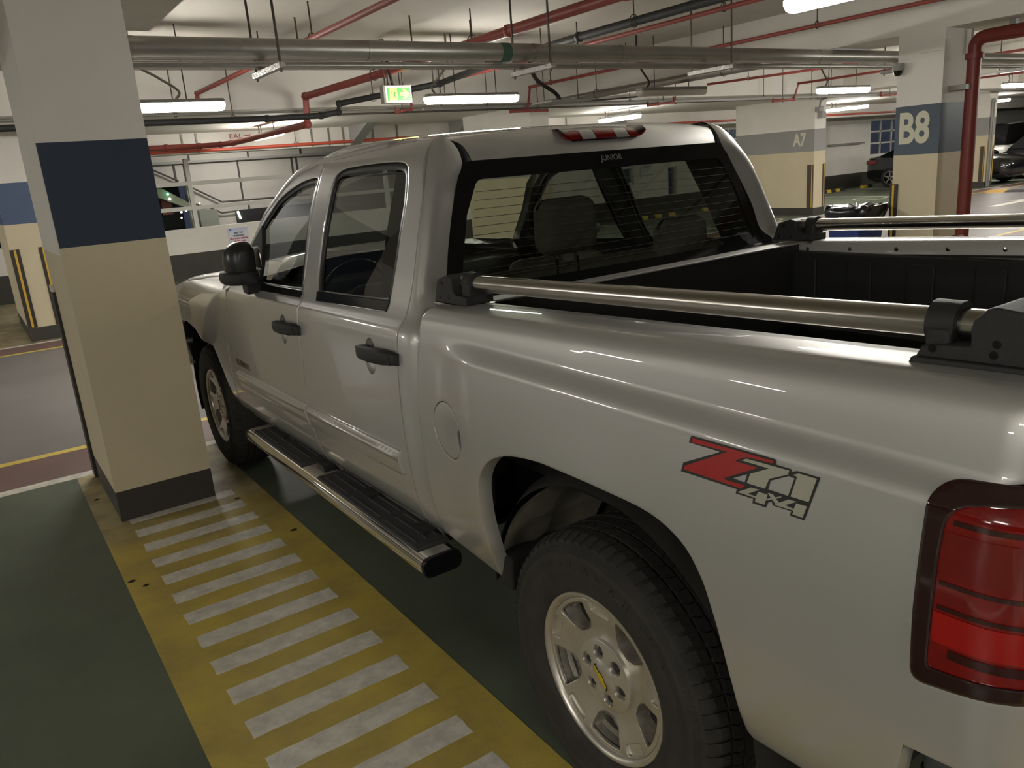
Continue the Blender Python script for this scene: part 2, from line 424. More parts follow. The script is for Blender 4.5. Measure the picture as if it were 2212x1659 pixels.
def side_glass(door, win, sd, name):
    w_ = cr(win, 4, True)
    w_ = w_ if area(w_) > 0 else w_[::-1]
    sl = panel(name+'_seal', inset(w_, .0015), wc, M['seal'], door, holes=[inset(w_, .026)], grid=9, off=-.006, flange=.012, side=sd, edge=0, step=.03, soft=.4)
    panel(name, inset(w_, .022), wc, M['glass'], door, grid=.08, off=-.016, flange=0, side=sd, edge=0, step=.05)
def handle(door, yc, zc, sd):
    yc0 = yc; s_ = sd
    o = MB()
    w0 = float(wc(yc, zc))
    # bowl behind the grip
    vs = []; fs = []; n = 28; R_ = 6
    for k in range(R_+1):
        t = k/R_; rr = math.cos(t*PI/2); dp = .030*math.sin(t*PI/2)
        for j in range(n):
            a = 2*PI*j/n; y = yc+.046*rr*math.cos(a); z = zc+.066*rr*math.sin(a)
            vs.append((s_*(float(wc(y, z))-.002-dp), y, z))
    for k in range(R_):
        for j in range(n): fs.append((k*n+j, k*n+(j+1) % n, (k+1)*n+(j+1) % n, (k+1)*n+j))
    flip_to(mesh_ob('handle_recess', vs, fs, M['paint'], door, True), (s_, 0, 0))
    yc = yc-.078; zc = zc+.026
    prof = [(-.142, .002, .004), (-.138, .004, .012), (-.085, .008, .032), (0, .004, .038), (.075, .001, .034), (.118, -.003, .024), (.137, -.005, .006)]
    rows = []
    for (dy, dz, out) in prof:
        hh = .027-.035*max(0, dy+.05)*.5 if abs(dy) < .13 else .019; c = (s_*(w0+out-.006), yc+dy*1.0, zc+dz-.004)
        rows.append([(c[0]+s_*.017*math.copysign(abs(math.cos(a))**.7, math.cos(a)), c[1], c[2]+hh*math.copysign(abs(math.sin(a))**.6, math.sin(a))) for a in [2*PI*q/16 for q in range(16)]])
    vs = [p for r_ in rows for p in r_]; fs = []
    for i in range(len(rows)-1):
        for q in range(16): fs.append((i*16+q, i*16+(q+1) % 16, (i+1)*16+(q+1) % 16, (i+1)*16+q))
    fs += [tuple(range(16)), tuple(range((len(rows)-1)*16, len(rows)*16))]
    mb = MB().add(vs, fs)
    for e in (-1, 1):  # feet of the grip
        mb.box((min(s_*(w0-.01), s_*(w0+.03)), yc+e*.112-.018, zc-.017), (max(s_*(w0-.01), s_*(w0+.018)), yc+e*.112+.016, zc+.013))
    h = mb.build('door_handle', M['blacktex'], door, smooth=True, ang=50)
    return h
def mould(door, y0, y1, zf, sd, taper=False):
    def wm(y, z):
        y = np.asarray(y, float); z = np.asarray(z, float); zz = z-(zf+(-.0185)*(y-.92))
        return wc(y, z)+.008+.012*np.exp(-((zz+.022)/.012)**2)+.006*smooth(-.105, -.06, zz)*(1-smooth(-.02, 0, zz))
    a = lambda y: zf-.0185*(y-.92)
    h = .095
    loop = [(y0, a(y0)-.092), (y1, a(y1)-.100), (y1+ (.03 if taper else 0), a(y1)-.003), (y0, a(y0))]
    panel('door_moulding', rpoly([(p[0], p[1], .008) for p in loop]), wm, M['paint'], door, grid=.03, flange=.022, side=sd, edge=.004, step=.03, lines=[(lambda q: (lambda y: zf-.0185*(y-.92)+q))(q) for q in (-.09, -.082, -.074, -.066, -.056, -.048, -.042, -.036, -.031, -.026, -.022, -.018, -.013, -.008, -.004)])

for sd in (-1, 1):
    # black strips standing in for the shade inside the shut lines
    for sm in (SEAM_R, SEAM_B, SEAM_F):
        rows = []
        for y, z in cr(sm, 3): x0 = float(wc(y, z))-.016; rows.append([(sd*x0, y-.018, z), (sd*x0, y+.018, z)])
        flip_to(loft('seam_shade_strip', rows, M['seal'], truck), (sd, 0, 0))
    rd = panel('rear_door', rear_door_loop, wc, M['paint'], truck, holes=[cr(RWIN, 3, True), ell(1.085, 1.113, .044, .064)], grid=.032, side=sd, lines=CREASE, flange=.035, hole_flange=.02)
    side_glass(rd, RWIN, sd, 'rear_window_glass')
    handle(rd, 1.083, 1.110, sd); mould(rd, .930, 1.797, .8065, sd)
    fd = panel('front_door', front_loop, wc, M['paint'], truck, holes=[cr(FWIN, 3, True), ell(1.985, 1.097, .044, .064)], grid=.032, side=sd, lines=CREASE, flange=.035, hole_flange=.02)
    side_glass(fd, FWIN, sd, 'front_window_glass')
    handle(fd, 1.985, 1.093, sd); mould(fd, 1.832, 2.83, .8065, sd, True)
    # belt strips under the windows
    panel('belt_strip', rpoly([(1.022,1.266,.006),(1.655,1.246,.006),(1.672,1.282,.004),(1.012,1.303,.004)], 3), wc, M['gloss_black'], rd, grid=.05, off=.004, flange=.016, side=sd, edge=.003)
    panel('belt_strip', rpoly([(1.838,1.243,.005),(2.66,1.224,.005),(2.66,1.252,.004),(1.836,1.272,.004)], 3), wc, M['gloss_black'], fd, grid=.05, off=.004, flange=.016, side=sd, edge=.003)
    # model lettering
    if sd < 0:
        wl = float(wc(2.62, .82))
        text('door_lettering', 'SILVERADO', .044, plane_mtx((-wl-.004, 2.705, .822), (0, -1, -.012), (.02, 0, 1)), M['chrome'], fd, bold=.002, xs=1.05, extrude=.0025)
    # front wing
    wing = [(2.952,1.190),(2.90,1.235),(3.19,1.232),(3.45,1.215),(3.75,1.18),(4.1,1.11),(4.35,1.03),(4.62,.93),(4.66,.80),(4.62,.62),(4.20,.56)]
    arch = [(4.12,.60),(4.115,.72),(4.08,.80),(4.0,.88),(3.85,.94),(3.65,.955),(3.46,.93),(3.33,.87),(3.25,.79),(3.20,.70),(3.18,.60),(3.19,.50),(3.20,.44)]
    seam = [(3.104,.475),(3.064,.56),(3.024,.663),(3.004,.775),(2.979,.87),(2.919,1.0),(2.899,1.082),(2.879,1.162)]
    panel('front_wing', wing+arch+seam, wfr, M['paint'], truck, grid=.022, side=sd, flange=.04)
    # shoulder between wing and bonnet
    rows = []
    for y, z in [(2.90,1.235),(3.19,1.232),(3.45,1.215),(3.75,1.18),(4.1,1.11),(4.35,1.03),(4.62,.93)]:
        x0 = float(wfr(y, z)); rows.append([(sd*(x0-.13*math.sin(a)*1.0), y, z+.035*(1-math.cos(a))) if False else (sd*(x0-.12*(1-math.cos(a))), y, z+.028*math.sin(a)) for a in [PI/2*k/5 for k in range(6)]])
    flip_to(loft('wing_top', rows, M['paint'], truck), (0, 0, 1))
    # bed side
    BED = [(.735,1.3085),(.740,1.12),(.757,.96),(.757,.76),(.757,.556),(.70,.535),(.456,.503)]
    ARC = [(.41,.639),(.398,.768),(.386,.858),(.33,.932),(.235,.979),(.106,1.002),(-.005,1.005),(-.154,1.004),(-.30,.997),(-.387,.964),(-.434,.911),(-.46,.851),(-.485,.768),(-.497,.662),(-.492,.545)]
    TL = [(-1.04,.938),(-.947,.924),(-.874,.910),(-.862,.916),(-.857,.935),(-.855,1.039),(-.856,1.149),(-.861,1.179),(-.876,1.205),(-.904,1.227),(-.966,1.245),(-1.04,1.252)]
    loop = BED+cr(ARC, 4)+[(-.50,.528),(-.60,.535),(-.80,.548),(-.825,.66),(-.85,.78),(-1.04,.80)]+TL+[(-1.04,railz(-1.04)-.002),(-.7,railz(-.7)),(-.3,railz(-.3)),(.3,railz(.3))]
    bs = panel('bed_side', loop, wb, M['paint'], truck, holes=[ell(.568, .966, .0955, .0885, 40)] if sd < 0 else [], grid=.028, side=sd, flange=.045, hole_flange=.012, lines=[(lambda q: (lambda y: q))(q) for q in (1.17, 1.18, 1.19, 1.20, 1.21, 1.22, 1.23, 1.24, 1.25, 1.262)]+[(lambda q: (lambda y: railz(y)-q))(q) for q in (.003, .007, .012, .018, .026, .036)])
    # rail top and inner lip
    rows = []
    for y in [.735-.05*k for k in range(36)]+[-1.04]:
        zz = railz(y); x0 = float(wb(y, zz)); rows.append([(sd*x0, y, zz), (sd*(x0-.02), y, zz+.003), (sd*.84, y, zz+.003), (sd*.80, y, zz+.001), (sd*.792, y, zz-.006), (sd*.79, y, zz-.05)])
    flip_to(loft('bed_rail_top', rows, M['paint'], bs), (0, 0, 1))
    if sd > 0:
        for k in range(9):
            MB().lathe([(0, 0), (0, .008), (-.004, .008), (-.005, 0)], (.7895, .62-.19*k, railz(.62-.19*k)-.03), 'x', 8).build('screw', M['chrome'], bs)
if True:
    # fuel filler flap
    fl = [p for p in ell(.568, .966, .092, .085, 40)]
    cut = [(y, z) for (y, z) in fl if not (y < .49 and abs(z-.955) < .032)]
    i0 = max(range(len(cut)), key=lambda i: math.hypot(cut[i][0]-cut[(i+1) % len(cut)][0], cut[i][1]-cut[(i+1) % len(cut)][1]))
    cut = cut[:i0+1]+[(.497,.978),(.503,.955),(.497,.932)]+cut[i0+1:]
    fo = panel('fuel_flap', cut, wb, M['paint'], truck, grid=.03, off=-.001, flange=.012)
    MB().lathe([(0, 0), (0, .1)], (0, 0, 0), 'x', 24)
    panel('fuel_pocket', ell(.568, .966, .0965, .0895, 32), wb, M['gloss_black'], truck, grid=.05, off=-.014, flange=0, edge=0)
    # ------------------------------------------------ badge decal
    K = [(-.4089,1.1892),(-.5969,1.1924),(-.601,1.191),(-.6014,1.1836),(-.6318,1.1837),(-.633,1.1794),(-.6435,1.1838),(-.6867,1.1843),(-.6643,1.1037),(-.636,1.1032),(-.6382,1.1116),(-.6017,1.1101),(-.5984,1.1162),(-.5906,1.1118),(-.5875,1.1019),(-.5587,1.1011),(-.5597,1.1094),(-.5213,1.1077),(-.5232,1.1164),(-.3879,1.1131),(-.3933,1.1318),(-.4746,1.1721),(-.4789,1.1751),(-.4045,1.1745)]
    H1 = [(-.5138,1.1345),(-.5433,1.15),(-.5393,1.1338)]
    H2 = [(-.5929,1.1524),(-.6281,1.1704),(-.6393,1.1699),(-.6298,1.1361),(-.5894,1.136)]
    dk = panel('off_road_decal', K, wb, M['decal_dark'], truck, holes=[H1, H2], grid=.04, off=.0010, flange=0, edge=0, step=.02)
    def dp(nm, l, m_): panel(nm, l, wb, M[m_], dk, grid=.05, off=.0018, flange=0, edge=0, step=.02)
    dp('letter_z', [(-.4129,1.1856),(-.5961,1.1887),(-.5962,1.1841),(-.54,1.1811),(-.5161,1.1689),(-.5211,1.1669),(-.5666,1.1687),(-.4938,1.1295),(-.5005,1.1273),(-.542,1.1293),(-.5332,1.1207),(-.395,1.1193),(-.3991,1.1276),(-.4975,1.1796),(-.4811,1.1794),(-.4112,1.1767)], 'red')
    dp('digit_seven', [(-.5297,1.1724),(-.5401,1.1781),(-.6285,1.1806),(-.6269,1.1731),(-.5911,1.1557),(-.5835,1.1356),(-.5447,1.1347),(-.5507,1.1534),(-.5881,1.1731)], 'decal_cream')
    dp('digit_one', [(-.6356,1.1748),(-.6471,1.1808),(-.6811,1.1811),(-.6701,1.138),(-.6353,1.1372),(-.6446,1.1743)], 'decal_cream')
    dp('digit_four', [(-.5281,1.1138),(-.5545,1.129),(-.5727,1.1304),(-.5485,1.116),(-.5662,1.1161),(-.57,1.1264),(-.5902,1.1266),(-.5849,1.1068),(-.5646,1.1056),(-.5656,1.113),(-.5275,1.112)], 'decal_cream')
    dp('letter_x', [(-.5899,1.1298),(-.6001,1.1309),(-.6141,1.1198),(-.6065,1.1155),(-.5971,1.1229)], 'decal_cream')
    dp('letter_x', [(-.5879,1.1185),(-.618,1.1325),(-.6169,1.1294),(-.5881,1.1156)], 'decal_cream')
    dp('digit_four', [(-.6065,1.1149),(-.6323,1.1312),(-.6483,1.1318),(-.6263,1.1192),(-.6433,1.1177),(-.6472,1.1289),(-.6676,1.1298),(-.6613,1.1078),(-.6413,1.1075),(-.6435,1.1148),(-.6067,1.1127)], 'decal_cream')
for sd in (-1, 1):
    # tail lamp wrapping the rear corner
    TLo = rpoly([(-1.046,.939),(-.947,.926),(-.858,.910,.022),(-.857,1.03),(-.859,1.15),(-.861,1.232,.055),(-1.046,1.250)], 7)
    TLi = rpoly([(-1.046,.964),(-.947,.953),(-.882,.945,.008),(-.884,1.03),(-.886,1.12),(-.890,1.205,.05),(-1.046,1.228)], 7)
    tl = panel('tail_lamp', TLo, wb, M['lens_dark'], truck, holes=[TLi], grid=.02, off=.006, flange=.03, side=sd, edge=.005, hole_flange=.004)
    ln = panel('lamp_lens', TLi, wb, M['lens_red'], tl, grid=.02, off=.003, flange=0, side=sd, edge=0)
    for (z0, z1, y1, mm) in [(.992,1.040,-.886,'lr1'),(1.045,1.052,-.89,'lr0'),(1.083,1.090,-.89,'lr0'),(1.10,1.165,-.892,'lr2'),(.972,.987,-.91,'lr0'),(1.176,1.184,-.9,'lr0')]:
        if mm not in M: M[mm] = mat('lamp_'+mm, {'lr1': (.36,.004,.003), 'lr0': (.035,.002,.002), 'lr2': (.16,.003,.002)}[mm], .18, coat=1)
        panel('lamp_reflector', [(-1.045,z0+.004),(y1,z0),(y1,z1),(-1.045,z1+.004)], wb, M[mm], ln, grid=.03, off=.0042, flange=0, side=sd, edge=0)
# ------------------------------------------------------------ cab rear corner, roof, rear glass
ys_f = pchip([.44,.475,.55,.629,.774,.94,1.05,1.2,1.33,1.483,1.639,1.74,1.808,1.821], [.93,.905,.90,.889,.878,.878,.875,.875,.877,.905,.94,.99,1.044,1.066])
xe_f = pchip([.44,.6,1.0,1.2,1.29,1.363,1.457,1.558,1.659,1.729,1.77,1.80,1.821], [.86,.93,.945,.94,.87,.792,.764,.725,.68,.640,.637,.640,.645])
ye_f = pchip([.44,.6,1.0,1.2,1.29,1.363,1.457,1.558,1.659,1.729,1.77,1.80,1.821], [.80,.785,.78,.782,.82,.866,.881,.906,.933,.946,.966,.996,1.035])
for sd in (-1, 1):
    rows = []
    for z in np.linspace(.475, 1.8205, 60):
        yS = float(ys_f(z)); w0 = float(wc(yS, z)); xe, ye = float(xe_f(z)), float(ye_f(z))
        hb = .055 if z > 1.3 else .075
        hb = min(hb, .055+max(0, yS-ye)*.5)
        p0 = np.array([w0, yS-.003]); p1 = np.array([w0-.004, yS-hb]); p2 = np.array([xe+.42*(w0-xe), ye-.012*(1 if z > 1.32 else 0)]); p3 = np.array([xe, ye])
        row = [(sd*(w0-.03), yS-.003, z)]
        for k in range(15):
            t = k/14; q = (1-t)**3*p0+3*t*(1-t)**2*p1+3*t*t*(1-t)*p2+t**3*p3; row.append((sd*q[0], q[1], z))
        rows.append(row)
    o = loft('cab_corner', rows, M['paint'], truck); flip_to(o, (sd, -1, 0))
    o.data.set_sharp_from_angle(angle=math.radians(50))
def yg(z): return .866+.2186*(z-1.363)
BOW = .040
def rear_map(x, z, a): return (x, yg(z)-BOW*(1-min(1, (x/a)**2)), z)
def glass_outline(dd):
    a = lambda z: float(np.interp(z, [1.29, 1.363, 1.457, 1.558, 1.659, 1.735], [.818, .793, .764, .725, .68, .640]))-dd
    zt = 1.734-dd; zb = 1.285+dd
    pts = [(-a(zb), zb, .01), (a(zb), zb, .01)]+[(a(z), z) for z in (1.36, 1.46, 1.56, 1.64)]+[(a(zt)+.004, zt, .05)]+[(-a(zt)-.004, zt, .05)]+[(-a(z), z) for z in (1.64, 1.56, 1.46, 1.36)]
    return rpoly(pts, 6)
def back_panel(name, loop, m, parent, holes=(), off=0.0, grid=.08):
    f = lambda y, z: -(yg(z)-BOW*(1-np.clip((y/np.interp(z, [1.29, 1.735], [.818, .64]))**2, 0, 1)))+off
    o = panel(name, loop, f, m, parent, holes=holes, grid=grid, flange=0, side=1, edge=0, step=.05)
    # swap: panel gives (X=-y.., Y=x) -> rotate into place
    me = o.data
    n = len(me.vertices); a = np.empty(n*3); me.vertices.foreach_get('co', a); a = a.reshape(-1, 3)
    b = np.stack([a[:, 1], -a[:, 0], a[:, 2]], 1); me.vertices.foreach_set('co', b.ravel()); me.update()
    cn = [((b2[0]), 0, 0) for b2 in b[:0]]
    nz = np.array([.0, -1, .21]); nv = np.stack([b[:, 0]*.12, np.full(n, -1.0), np.full(n, .21)], 1); nv /= np.linalg.norm(nv, axis=1)[:, None]
    me.normals_split_custom_set_from_vertices([tuple(q) for q in nv])
    return o
rg = back_panel('rear_glass', glass_outline(.0), M['rglass'], truck, off=-.004)
back_panel('glass_border', glass_outline(.0), M['gloss_black'], rg, holes=[rpoly([(-.745,1.325,.02),(.745,1.325,.02),(.70,1.46),(.665,1.56),(.60,1.672,.04),(-.60,1.672,.04),(-.665,1.56),(-.70,1.46)], 5)], off=.0)
for k in range(11):
    z = 1.352+.028*k; a = .70-(z-1.35)*.28
    MB().tube([rear_map(a*t/6, z, .8) if False else (a*t/6, yg(z)-BOW*(1-min(1, (a*t/6/.78)**2))-.001, z) for t in range(-6, 7)], .0009, 4).build('defroster_line', M['interior'], rg)
text('glass_lettering', 'JUNIOR', .030, plane_mtx((-.02, yg(1.708)-BOW-.005, 1.708), (1, 0, 0), (0, .21, 1)), mat('glass_print', (.20, .20, .19), .6), rg, bold=.0, extrude=.0003)
# roof and rear header
def roofz(x, y):
    e = min(1, abs(x)/.64)
    zc = float(np.interp(y, [1.02, 1.1, 1.25, 1.6, 1.9, 2.12, 2.3], [1.832, 1.842, 1.852, 1.868, 1.868, 1.848, 1.80]))
    return zc-.022*e**2-.008*e**8
rows = []
xs_ = np.linspace(-.632, .632, 29)
prof = []
for x in xs_:
    a = min(1, abs(x)/.60)
    y0 = yg(1.735)-BOW*(1-min(1, (x/.64)**2)); z0 = 1.7345
    yt = 1.055-.03*(1-a*a); zt = roofz(x, 1.06)
    xa = x*(.602/.632)
    col = []
    for k in range(9):
        t = k/8; p0 = (y0, z0); p1 = (y0+.022, z0+.062); p2 = (yt-.05, zt-.003); p3 = (yt, zt)
        q = [(1-t)**3*p0[i]+3*t*(1-t)**2*p1[i]+3*t*t*(1-t)*p2[i]+t**3*p3[i] for i in (0, 1)]
        col.append((xa+(x-xa)*t, q[0], q[1]))
    for y in (1.15, 1.3, 1.5, 1.7, 1.9, 2.05, 2.15, 2.22): col.append((x, y, roofz(x, y)))
    prof.append(col)
ro = loft('roof', prof, M['paint'], truck); flip_to(ro, (0, 0, 1))
for sd in (-1, 1):  # black ditch moulding between roof and cab side
    rows = []
    edge_i = prof[0] if sd < 0 else prof[-1]
    for k in range(9):
        t = k/8; z = edge_i[k][2]; xo = float(xe_f(min(z, 1.82))); yo = float(ye_f(min(z, 1.82)))
        rows.append([(edge_i[k][0], edge_i[k][1], edge_i[k][2]), (edge_i[k][0]+sd*.004, edge_i[k][1]+.012, edge_i[k][2]-.004), (sd*(xo-.002), yo+.012, min(z, 1.82)-.004), (sd*(xo+.001), yo, min(z, 1.82))])
    flip_to(loft('roof_ditch_moulding', rows, M['black'], truck), (0, 0, 1)); rows = rows[-1:]
    for y in (1.15, 1.3, 1.5, 1.7, 1.9, 2.05, 2.15, 2.22):
        z = roofz(.632, y); zs = float(np.interp(y, [p[0] for p in ROOF[::-1]], [p[1] for p in ROOF[::-1]])); xo = float(wc(y, zs))
        rows.append([(sd*.632, y, z), (sd*.637, y, z-.012), (sd*(xo-.006), y, zs-.004), (sd*xo, y, zs)])
    flip_to(loft('roof_side_rail', rows, M['paint'], truck), (0, 0, 1))
    # pillar roll from door edge to windscreen
    rows = []
    R2 = ROOF[::-1]
    for i in range(2, len(R2)):
        y, z = R2[i]; a = np.array(R2[max(0, i-1)]); b = np.array(R2[min(len(R2)-1, i+1)]); t = (b-a)/np.linalg.norm(b-a); n2 = np.array([-t[1], t[0]])
        n2 = n2 if n2[1] > 0 else -n2
        x0 = float(wc(y, z)); rr = .028 if y < 2.2 else .042
        rows.append([(sd*(x0+.001-rr*1.25*(1-math.cos(q))), y+n2[0]*rr*math.sin(q)-n2[0]*.001, z+n2[1]*rr*math.sin(q)) for q in [PI/2*k/6 for k in range(7)]])
    flip_to(loft('windscreen_pillar', rows, M['paint'], truck), (sd, .3, .6))
# windscreen
rows = []
for (y, z, a) in [(2.22,1.785,.66),(2.4,1.67,.73),(2.58,1.53,.80),(2.78,1.36,.87),(2.95,1.20,.92)]:
    rows.append([(a*t/6, y+.10*(1-(t/6)**2), z+.02*(1-(t/6)**2)) for t in range(-6, 7)])
flip_to(loft('windscreen', rows, M['wglass'], truck), (0, 1, 1))
# bonnet
rows = []
for (y, z) in [(2.93,1.232),(3.19,1.256),(3.45,1.240),(3.75,1.200),(4.1,1.125),(4.35,1.045),(4.62,.945)]:
    a = float(wfr(min(y, 4.6), z-.03))-.122
    rows.append([(a*t/8, y+.10*(1-(t/8)**2)*(1 if y > 4 else 0), z+.055*smooth(1.0, .35, abs(t/8))*(1-smooth(3.9, 4.6, y)*.5)) for t in range(-8, 9)])
flip_to(loft('bonnet', rows, M['paint'], truck), (0, 0, 1))
# nose
fb = MB()
nose = [(-.93,4.45),(-.86,4.66),(-.6,4.84),(-.2,4.92),(.2,4.92),(.6,4.84),(.86,4.66),(.93,4.45),(.93,4.2),(-.93,4.2)]
fb.prism(nose, lambda a, b, d: (a, b, d), .42, .68)
fb.build('front_bumper', M['chrome'], truck, bevel=.03)
gr = MB(); gr.prism([(-.55,4.62),(-.5,4.83),(.5,4.83),(.55,4.62)], lambda a, b, d: (a, b, d), .69, .95)
g_ = gr.build('grille', M['black'], truck, bevel=.01)
MB().box((-.56, 4.80, .79), (.56, 4.86, .85)).build('grille_bar', M['paint'], g_, bevel=.01)
for sd in (-1, 1):
    MB().prism([(sd*.56,4.6),(sd*.56,4.8),(sd*.80,4.66),(sd*.85,4.5)], lambda a, b, d: (a, b, d), .70, .95).build('headlamp', M['lens_clear'], truck, bevel=.01)
# ------------------------------------------------------------ underbody, bed, bumper
box('chassis', (-.48, -1.02, .40), (.48, 4.3, .62), M['under'], truck)
box('cab_floor', (-.86, .80, .48), (.86, 2.95, .56), M['under'], truck)
fw = MB().box((-.84, 2.90, .48), (.84, 2.96, 1.15)).build('firewall', M['interior'], truck)
box('engine_bay', (-.52, 2.98, .5), (.52, 4.4, 1.08), M['under'], truck)
bd = MB(); 
bd.box((-.78, -1.0, .80), (.78, .70, .84))                                  # floor
bd.box((-.80, .665, .62), (.80, .715, 1.300))                               # front wall
for sd in (-1, 1):
    xa, xb = sorted((sd*.795, sd*.75)); bd.box((xa, -1.02, .84), (xb, .70, 1.275))
    xa, xb = sorted((sd*.77, sd*.56)); bd.box((xa, -.45, .84), (xb, .45, 1.02))   # wheel house
    for k in range(7): xa, xb = sorted((sd*.75, sd*.74)); bd.box((xa, .60-.24*k-.05, .9), (xb, .60-.24*k+.05, 1.25))
bl = bd.build('bed_liner', M['liner'], truck, bevel=.008)
MB().box((-.80, .655, 1.300), (.80, .730, 1.3075)).build('bed_front_cap', M['paint_in'], truck, bevel=.003)
box('cab_back', (-.88, .80, .50), (.88, .86, 1.29), M['paint_in'], truck)
tg_ = MB().box((-.80, -1.055, .80), (.80, -1.01, 1.368)).build('tailgate', M['paint'], truck, bevel=.012)
MB().box((-.12, -1.075, 1.10), (.12, -1.05, 1.16)).build('tailgate_handle', M['blacktex'], tg_, bevel=.008)
# rear bumper with moulded step pads
bp = MB(); bo = [(-.945,-.835),(-.958,-.86),(-.955,-1.04),(-.90,-1.14),(-.75,-1.185),(.75,-1.185),(.90,-1.14),(.955,-1.04),(.958,-.86),(.945,-.835)]
bp.prism(bo, lambda a, b, d: (a, b, d), .50, .705)
bmp = bp.build('rear_bumper', M['chrome'], truck, bevel=.02, seg=3)
for sd in (-1, 1):
    po = rpoly([(sd*.70,-1.175,.03),(sd*.90,-1.125,.06),(sd*.962,-1.03,.05),(sd*.962,-.838,.03),(sd*.70,-.90,.02)], 5)
    MB().prism(po, lambda a, b, d: (a, b, d), .690, .745).build('bumper_step_pad', M['pad'] if 'pad' in M else M.setdefault('pad', mat('grey_step_pad', (.055,.062,.062), .5, bump=.2, bscale=200)), bmp, bevel=.018, seg=4)
    for k in range(2):
        q = [(sd*(.955-.03*k), -.86-.02*k, .742), (sd*(.957-.03*k), -1.0, .748), (sd*(.90-.03*k), -1.09+.02*k, .748), (sd*.74, -1.13+.03*k, .748)]
        MB().tube(cr(q, 6), .009, 8).build('pad_rib', M['pad'], bmp, smooth=True)
# wheel housings
for (yy, r_, x0) in ((0, .485, .93), (3.645, .50, .96)):
    for sd in (-1, 1):
        prof = [(sd*x0, r_+.01), (sd*(x0-.05), r_+.04), (sd*.60, r_+.02), (sd*.54, r_-.06), (sd*.53, .1)]
        MB().lathe(prof, (0, yy, .42), 'x', 32, a0=(.10 if yy == 0 else -.3), a1=PI+(.12 if yy == 0 else .3)).build('wheel_housing', M['under'], truck, smooth=True)
MB().tube([(-.78, 0, .40), (.78, 0, .40)], .055, 16).build('rear_axle', M['under'], truck, smooth=True)
MB().tube([(-.78, 3.645, .40), (.78, 3.645, .40)], .045, 16).build('front_axle', M['under'], truck, smooth=True)
for sd in (-1, 1):
    fl_ = MB(); xa, xb = sorted((sd*.93, sd*.62))
    fl_.box((xa, .40, .47), (xb, .47, .58)); fl_.build('arch_filler', M['under'], truck, bevel=.01)
    MB().lathe([(sd*.925, .480), (sd*.86, .500), (sd*.80, .478), (sd*.74, .495), (sd*.66, .47), (sd*.60, .44)], (0, 0, .42), 'x', 20, a0=.12, a1=1.05).build('inner_arch_panel', M['dust'], truck, smooth=True)

# ------------------------------------------------------------ wheel (local: outward is -x, rim flange plane x=0)
wl = MB(); n = 96
wl.lathe([(.060, .195), (.030, .212), (.012, .216), (.003, .222), (0, .228), (.001, .233), (.006, .2355), (.012, .232)], (0, 0, 0), 'x', n)
wl.lathe([(.060, .197), (.20, .19), (.23, .21)], (0, 0, 0), 'x', 48)
wheel = wl.build('wheel', M['alloy'], truck, smooth=True)
wheel.location = (-.945, 0, .395)
def pol(rr, deg): a = math.radians(deg); return (-rr*math.cos(a), rr*math.sin(a))
def tr_(t, rr, deg):   # tangential, radial -> (y,z)
    a = math.radians(deg); return (-(rr*math.cos(a)-t*math.sin(a)), rr*math.sin(a)+t*math.cos(a))
wins = []; pocks = []
for k in range(5):
    a = 54+72*k
    outer = [pol(.203, a+dg) for dg in np.linspace(17.5, -17.5, 9)]
    wins.append(rpoly([outer[0]+(.012,)]+outer[1:-1]+[outer[-1]+(.012,)]+[tr_(-.040, .140, a)+(.012,), tr_(-.018, .124, a)+(.012,), tr_(.018, .124, a)+(.012,), tr_(.040, .140, a)+(.012,)], 4))
    b = 90+72*k
    pocks.append(rpoly([tr_(-.040, .207, b)+(.006,), tr_(-.014, .2115, b), tr_(.014, .2115, b), tr_(.040, .207, b)+(.006,), tr_(.034, .180, b)+(.006,), tr_(-.034, .180, b)+(.006,)], 3))
def rimh(y, z):
    rr = np.hypot(y, z); return -.012-.020*smooth(.215, .11, rr)+.010*smooth(.12, .09, rr)*0
circ = [pol(.2155, 360*k/90) for k in range(90)]
hubc = [pol(.060, 360*k/40) for k in range(40)]
panel('spokes', circ, rimh, M['alloy'], wheel, holes=wins+pocks+[hubc], grid=.014, flange=.012, hole_flange=.010, edge=.003, step=.012, soft=.9)
for q in wins:   # tapering walls of each window
    q = dens(q, .012); c = np.mean(np.array(q), 0); rows = []
    for (sc, dp_) in ((1.0, .014), (.97, .032), (.90, .062)):
        rows.append([(.012+.012*smooth(.215, .11, math.hypot(p[0], p[1]))*0+dp_, c[0]+(p[0]-c[0])*sc, c[1]+(p[1]-c[1])*sc) for p in q])
    loft('spoke_window_wall', rows, M['alloy_dirty'], wheel, close=True)
for q in pocks:
    panel('spoke_pocket', q, lambda y, z: rimh(y, z)-.008, M['cap'], wheel, grid=.02, flange=0, edge=0)  # brighter material paints in the light the angled pocket floors catch
MB().lathe([(.066, .0), (.068, .185), (.075, .193), (.16, .186)], (0, 0, 0), 'x', 32).build('brake_drum', M['black'], wheel, smooth=True)
lugs = [pol(.0665, 44+60*k) for k in range(6)]
caph = lambda y, z: -.030+.016*np.sqrt(np.clip(1-(np.hypot(y, z)/.118)**2, 0, 1))+.006*smooth(.05, .03, np.hypot(y, z))
cap = panel('hub_cap', [pol(.100, 360*k/60) for k in range(60)], caph, M['cap'], wheel, holes=[[(c[0]+.0205*math.cos(t), c[1]+.0205*math.sin(t)) for t in [2*PI*j/18 for j in range(18)]] for c in lugs], grid=.012, flange=.016, hole_flange=.03, edge=.003, step=.012)
for c in lugs:
    MB().lathe([(.040, .024), (.040, 0)], (0, c[0], c[1]), 'x', 14).build('lug_recess', M['gloss_black'], wheel)
    MB().lathe([(.038, .012), (.026, .012), (.022, .007), (.022, 0)], (0, c[0], c[1]), 'x', 6).build('lug_nut', M['black'], wheel)
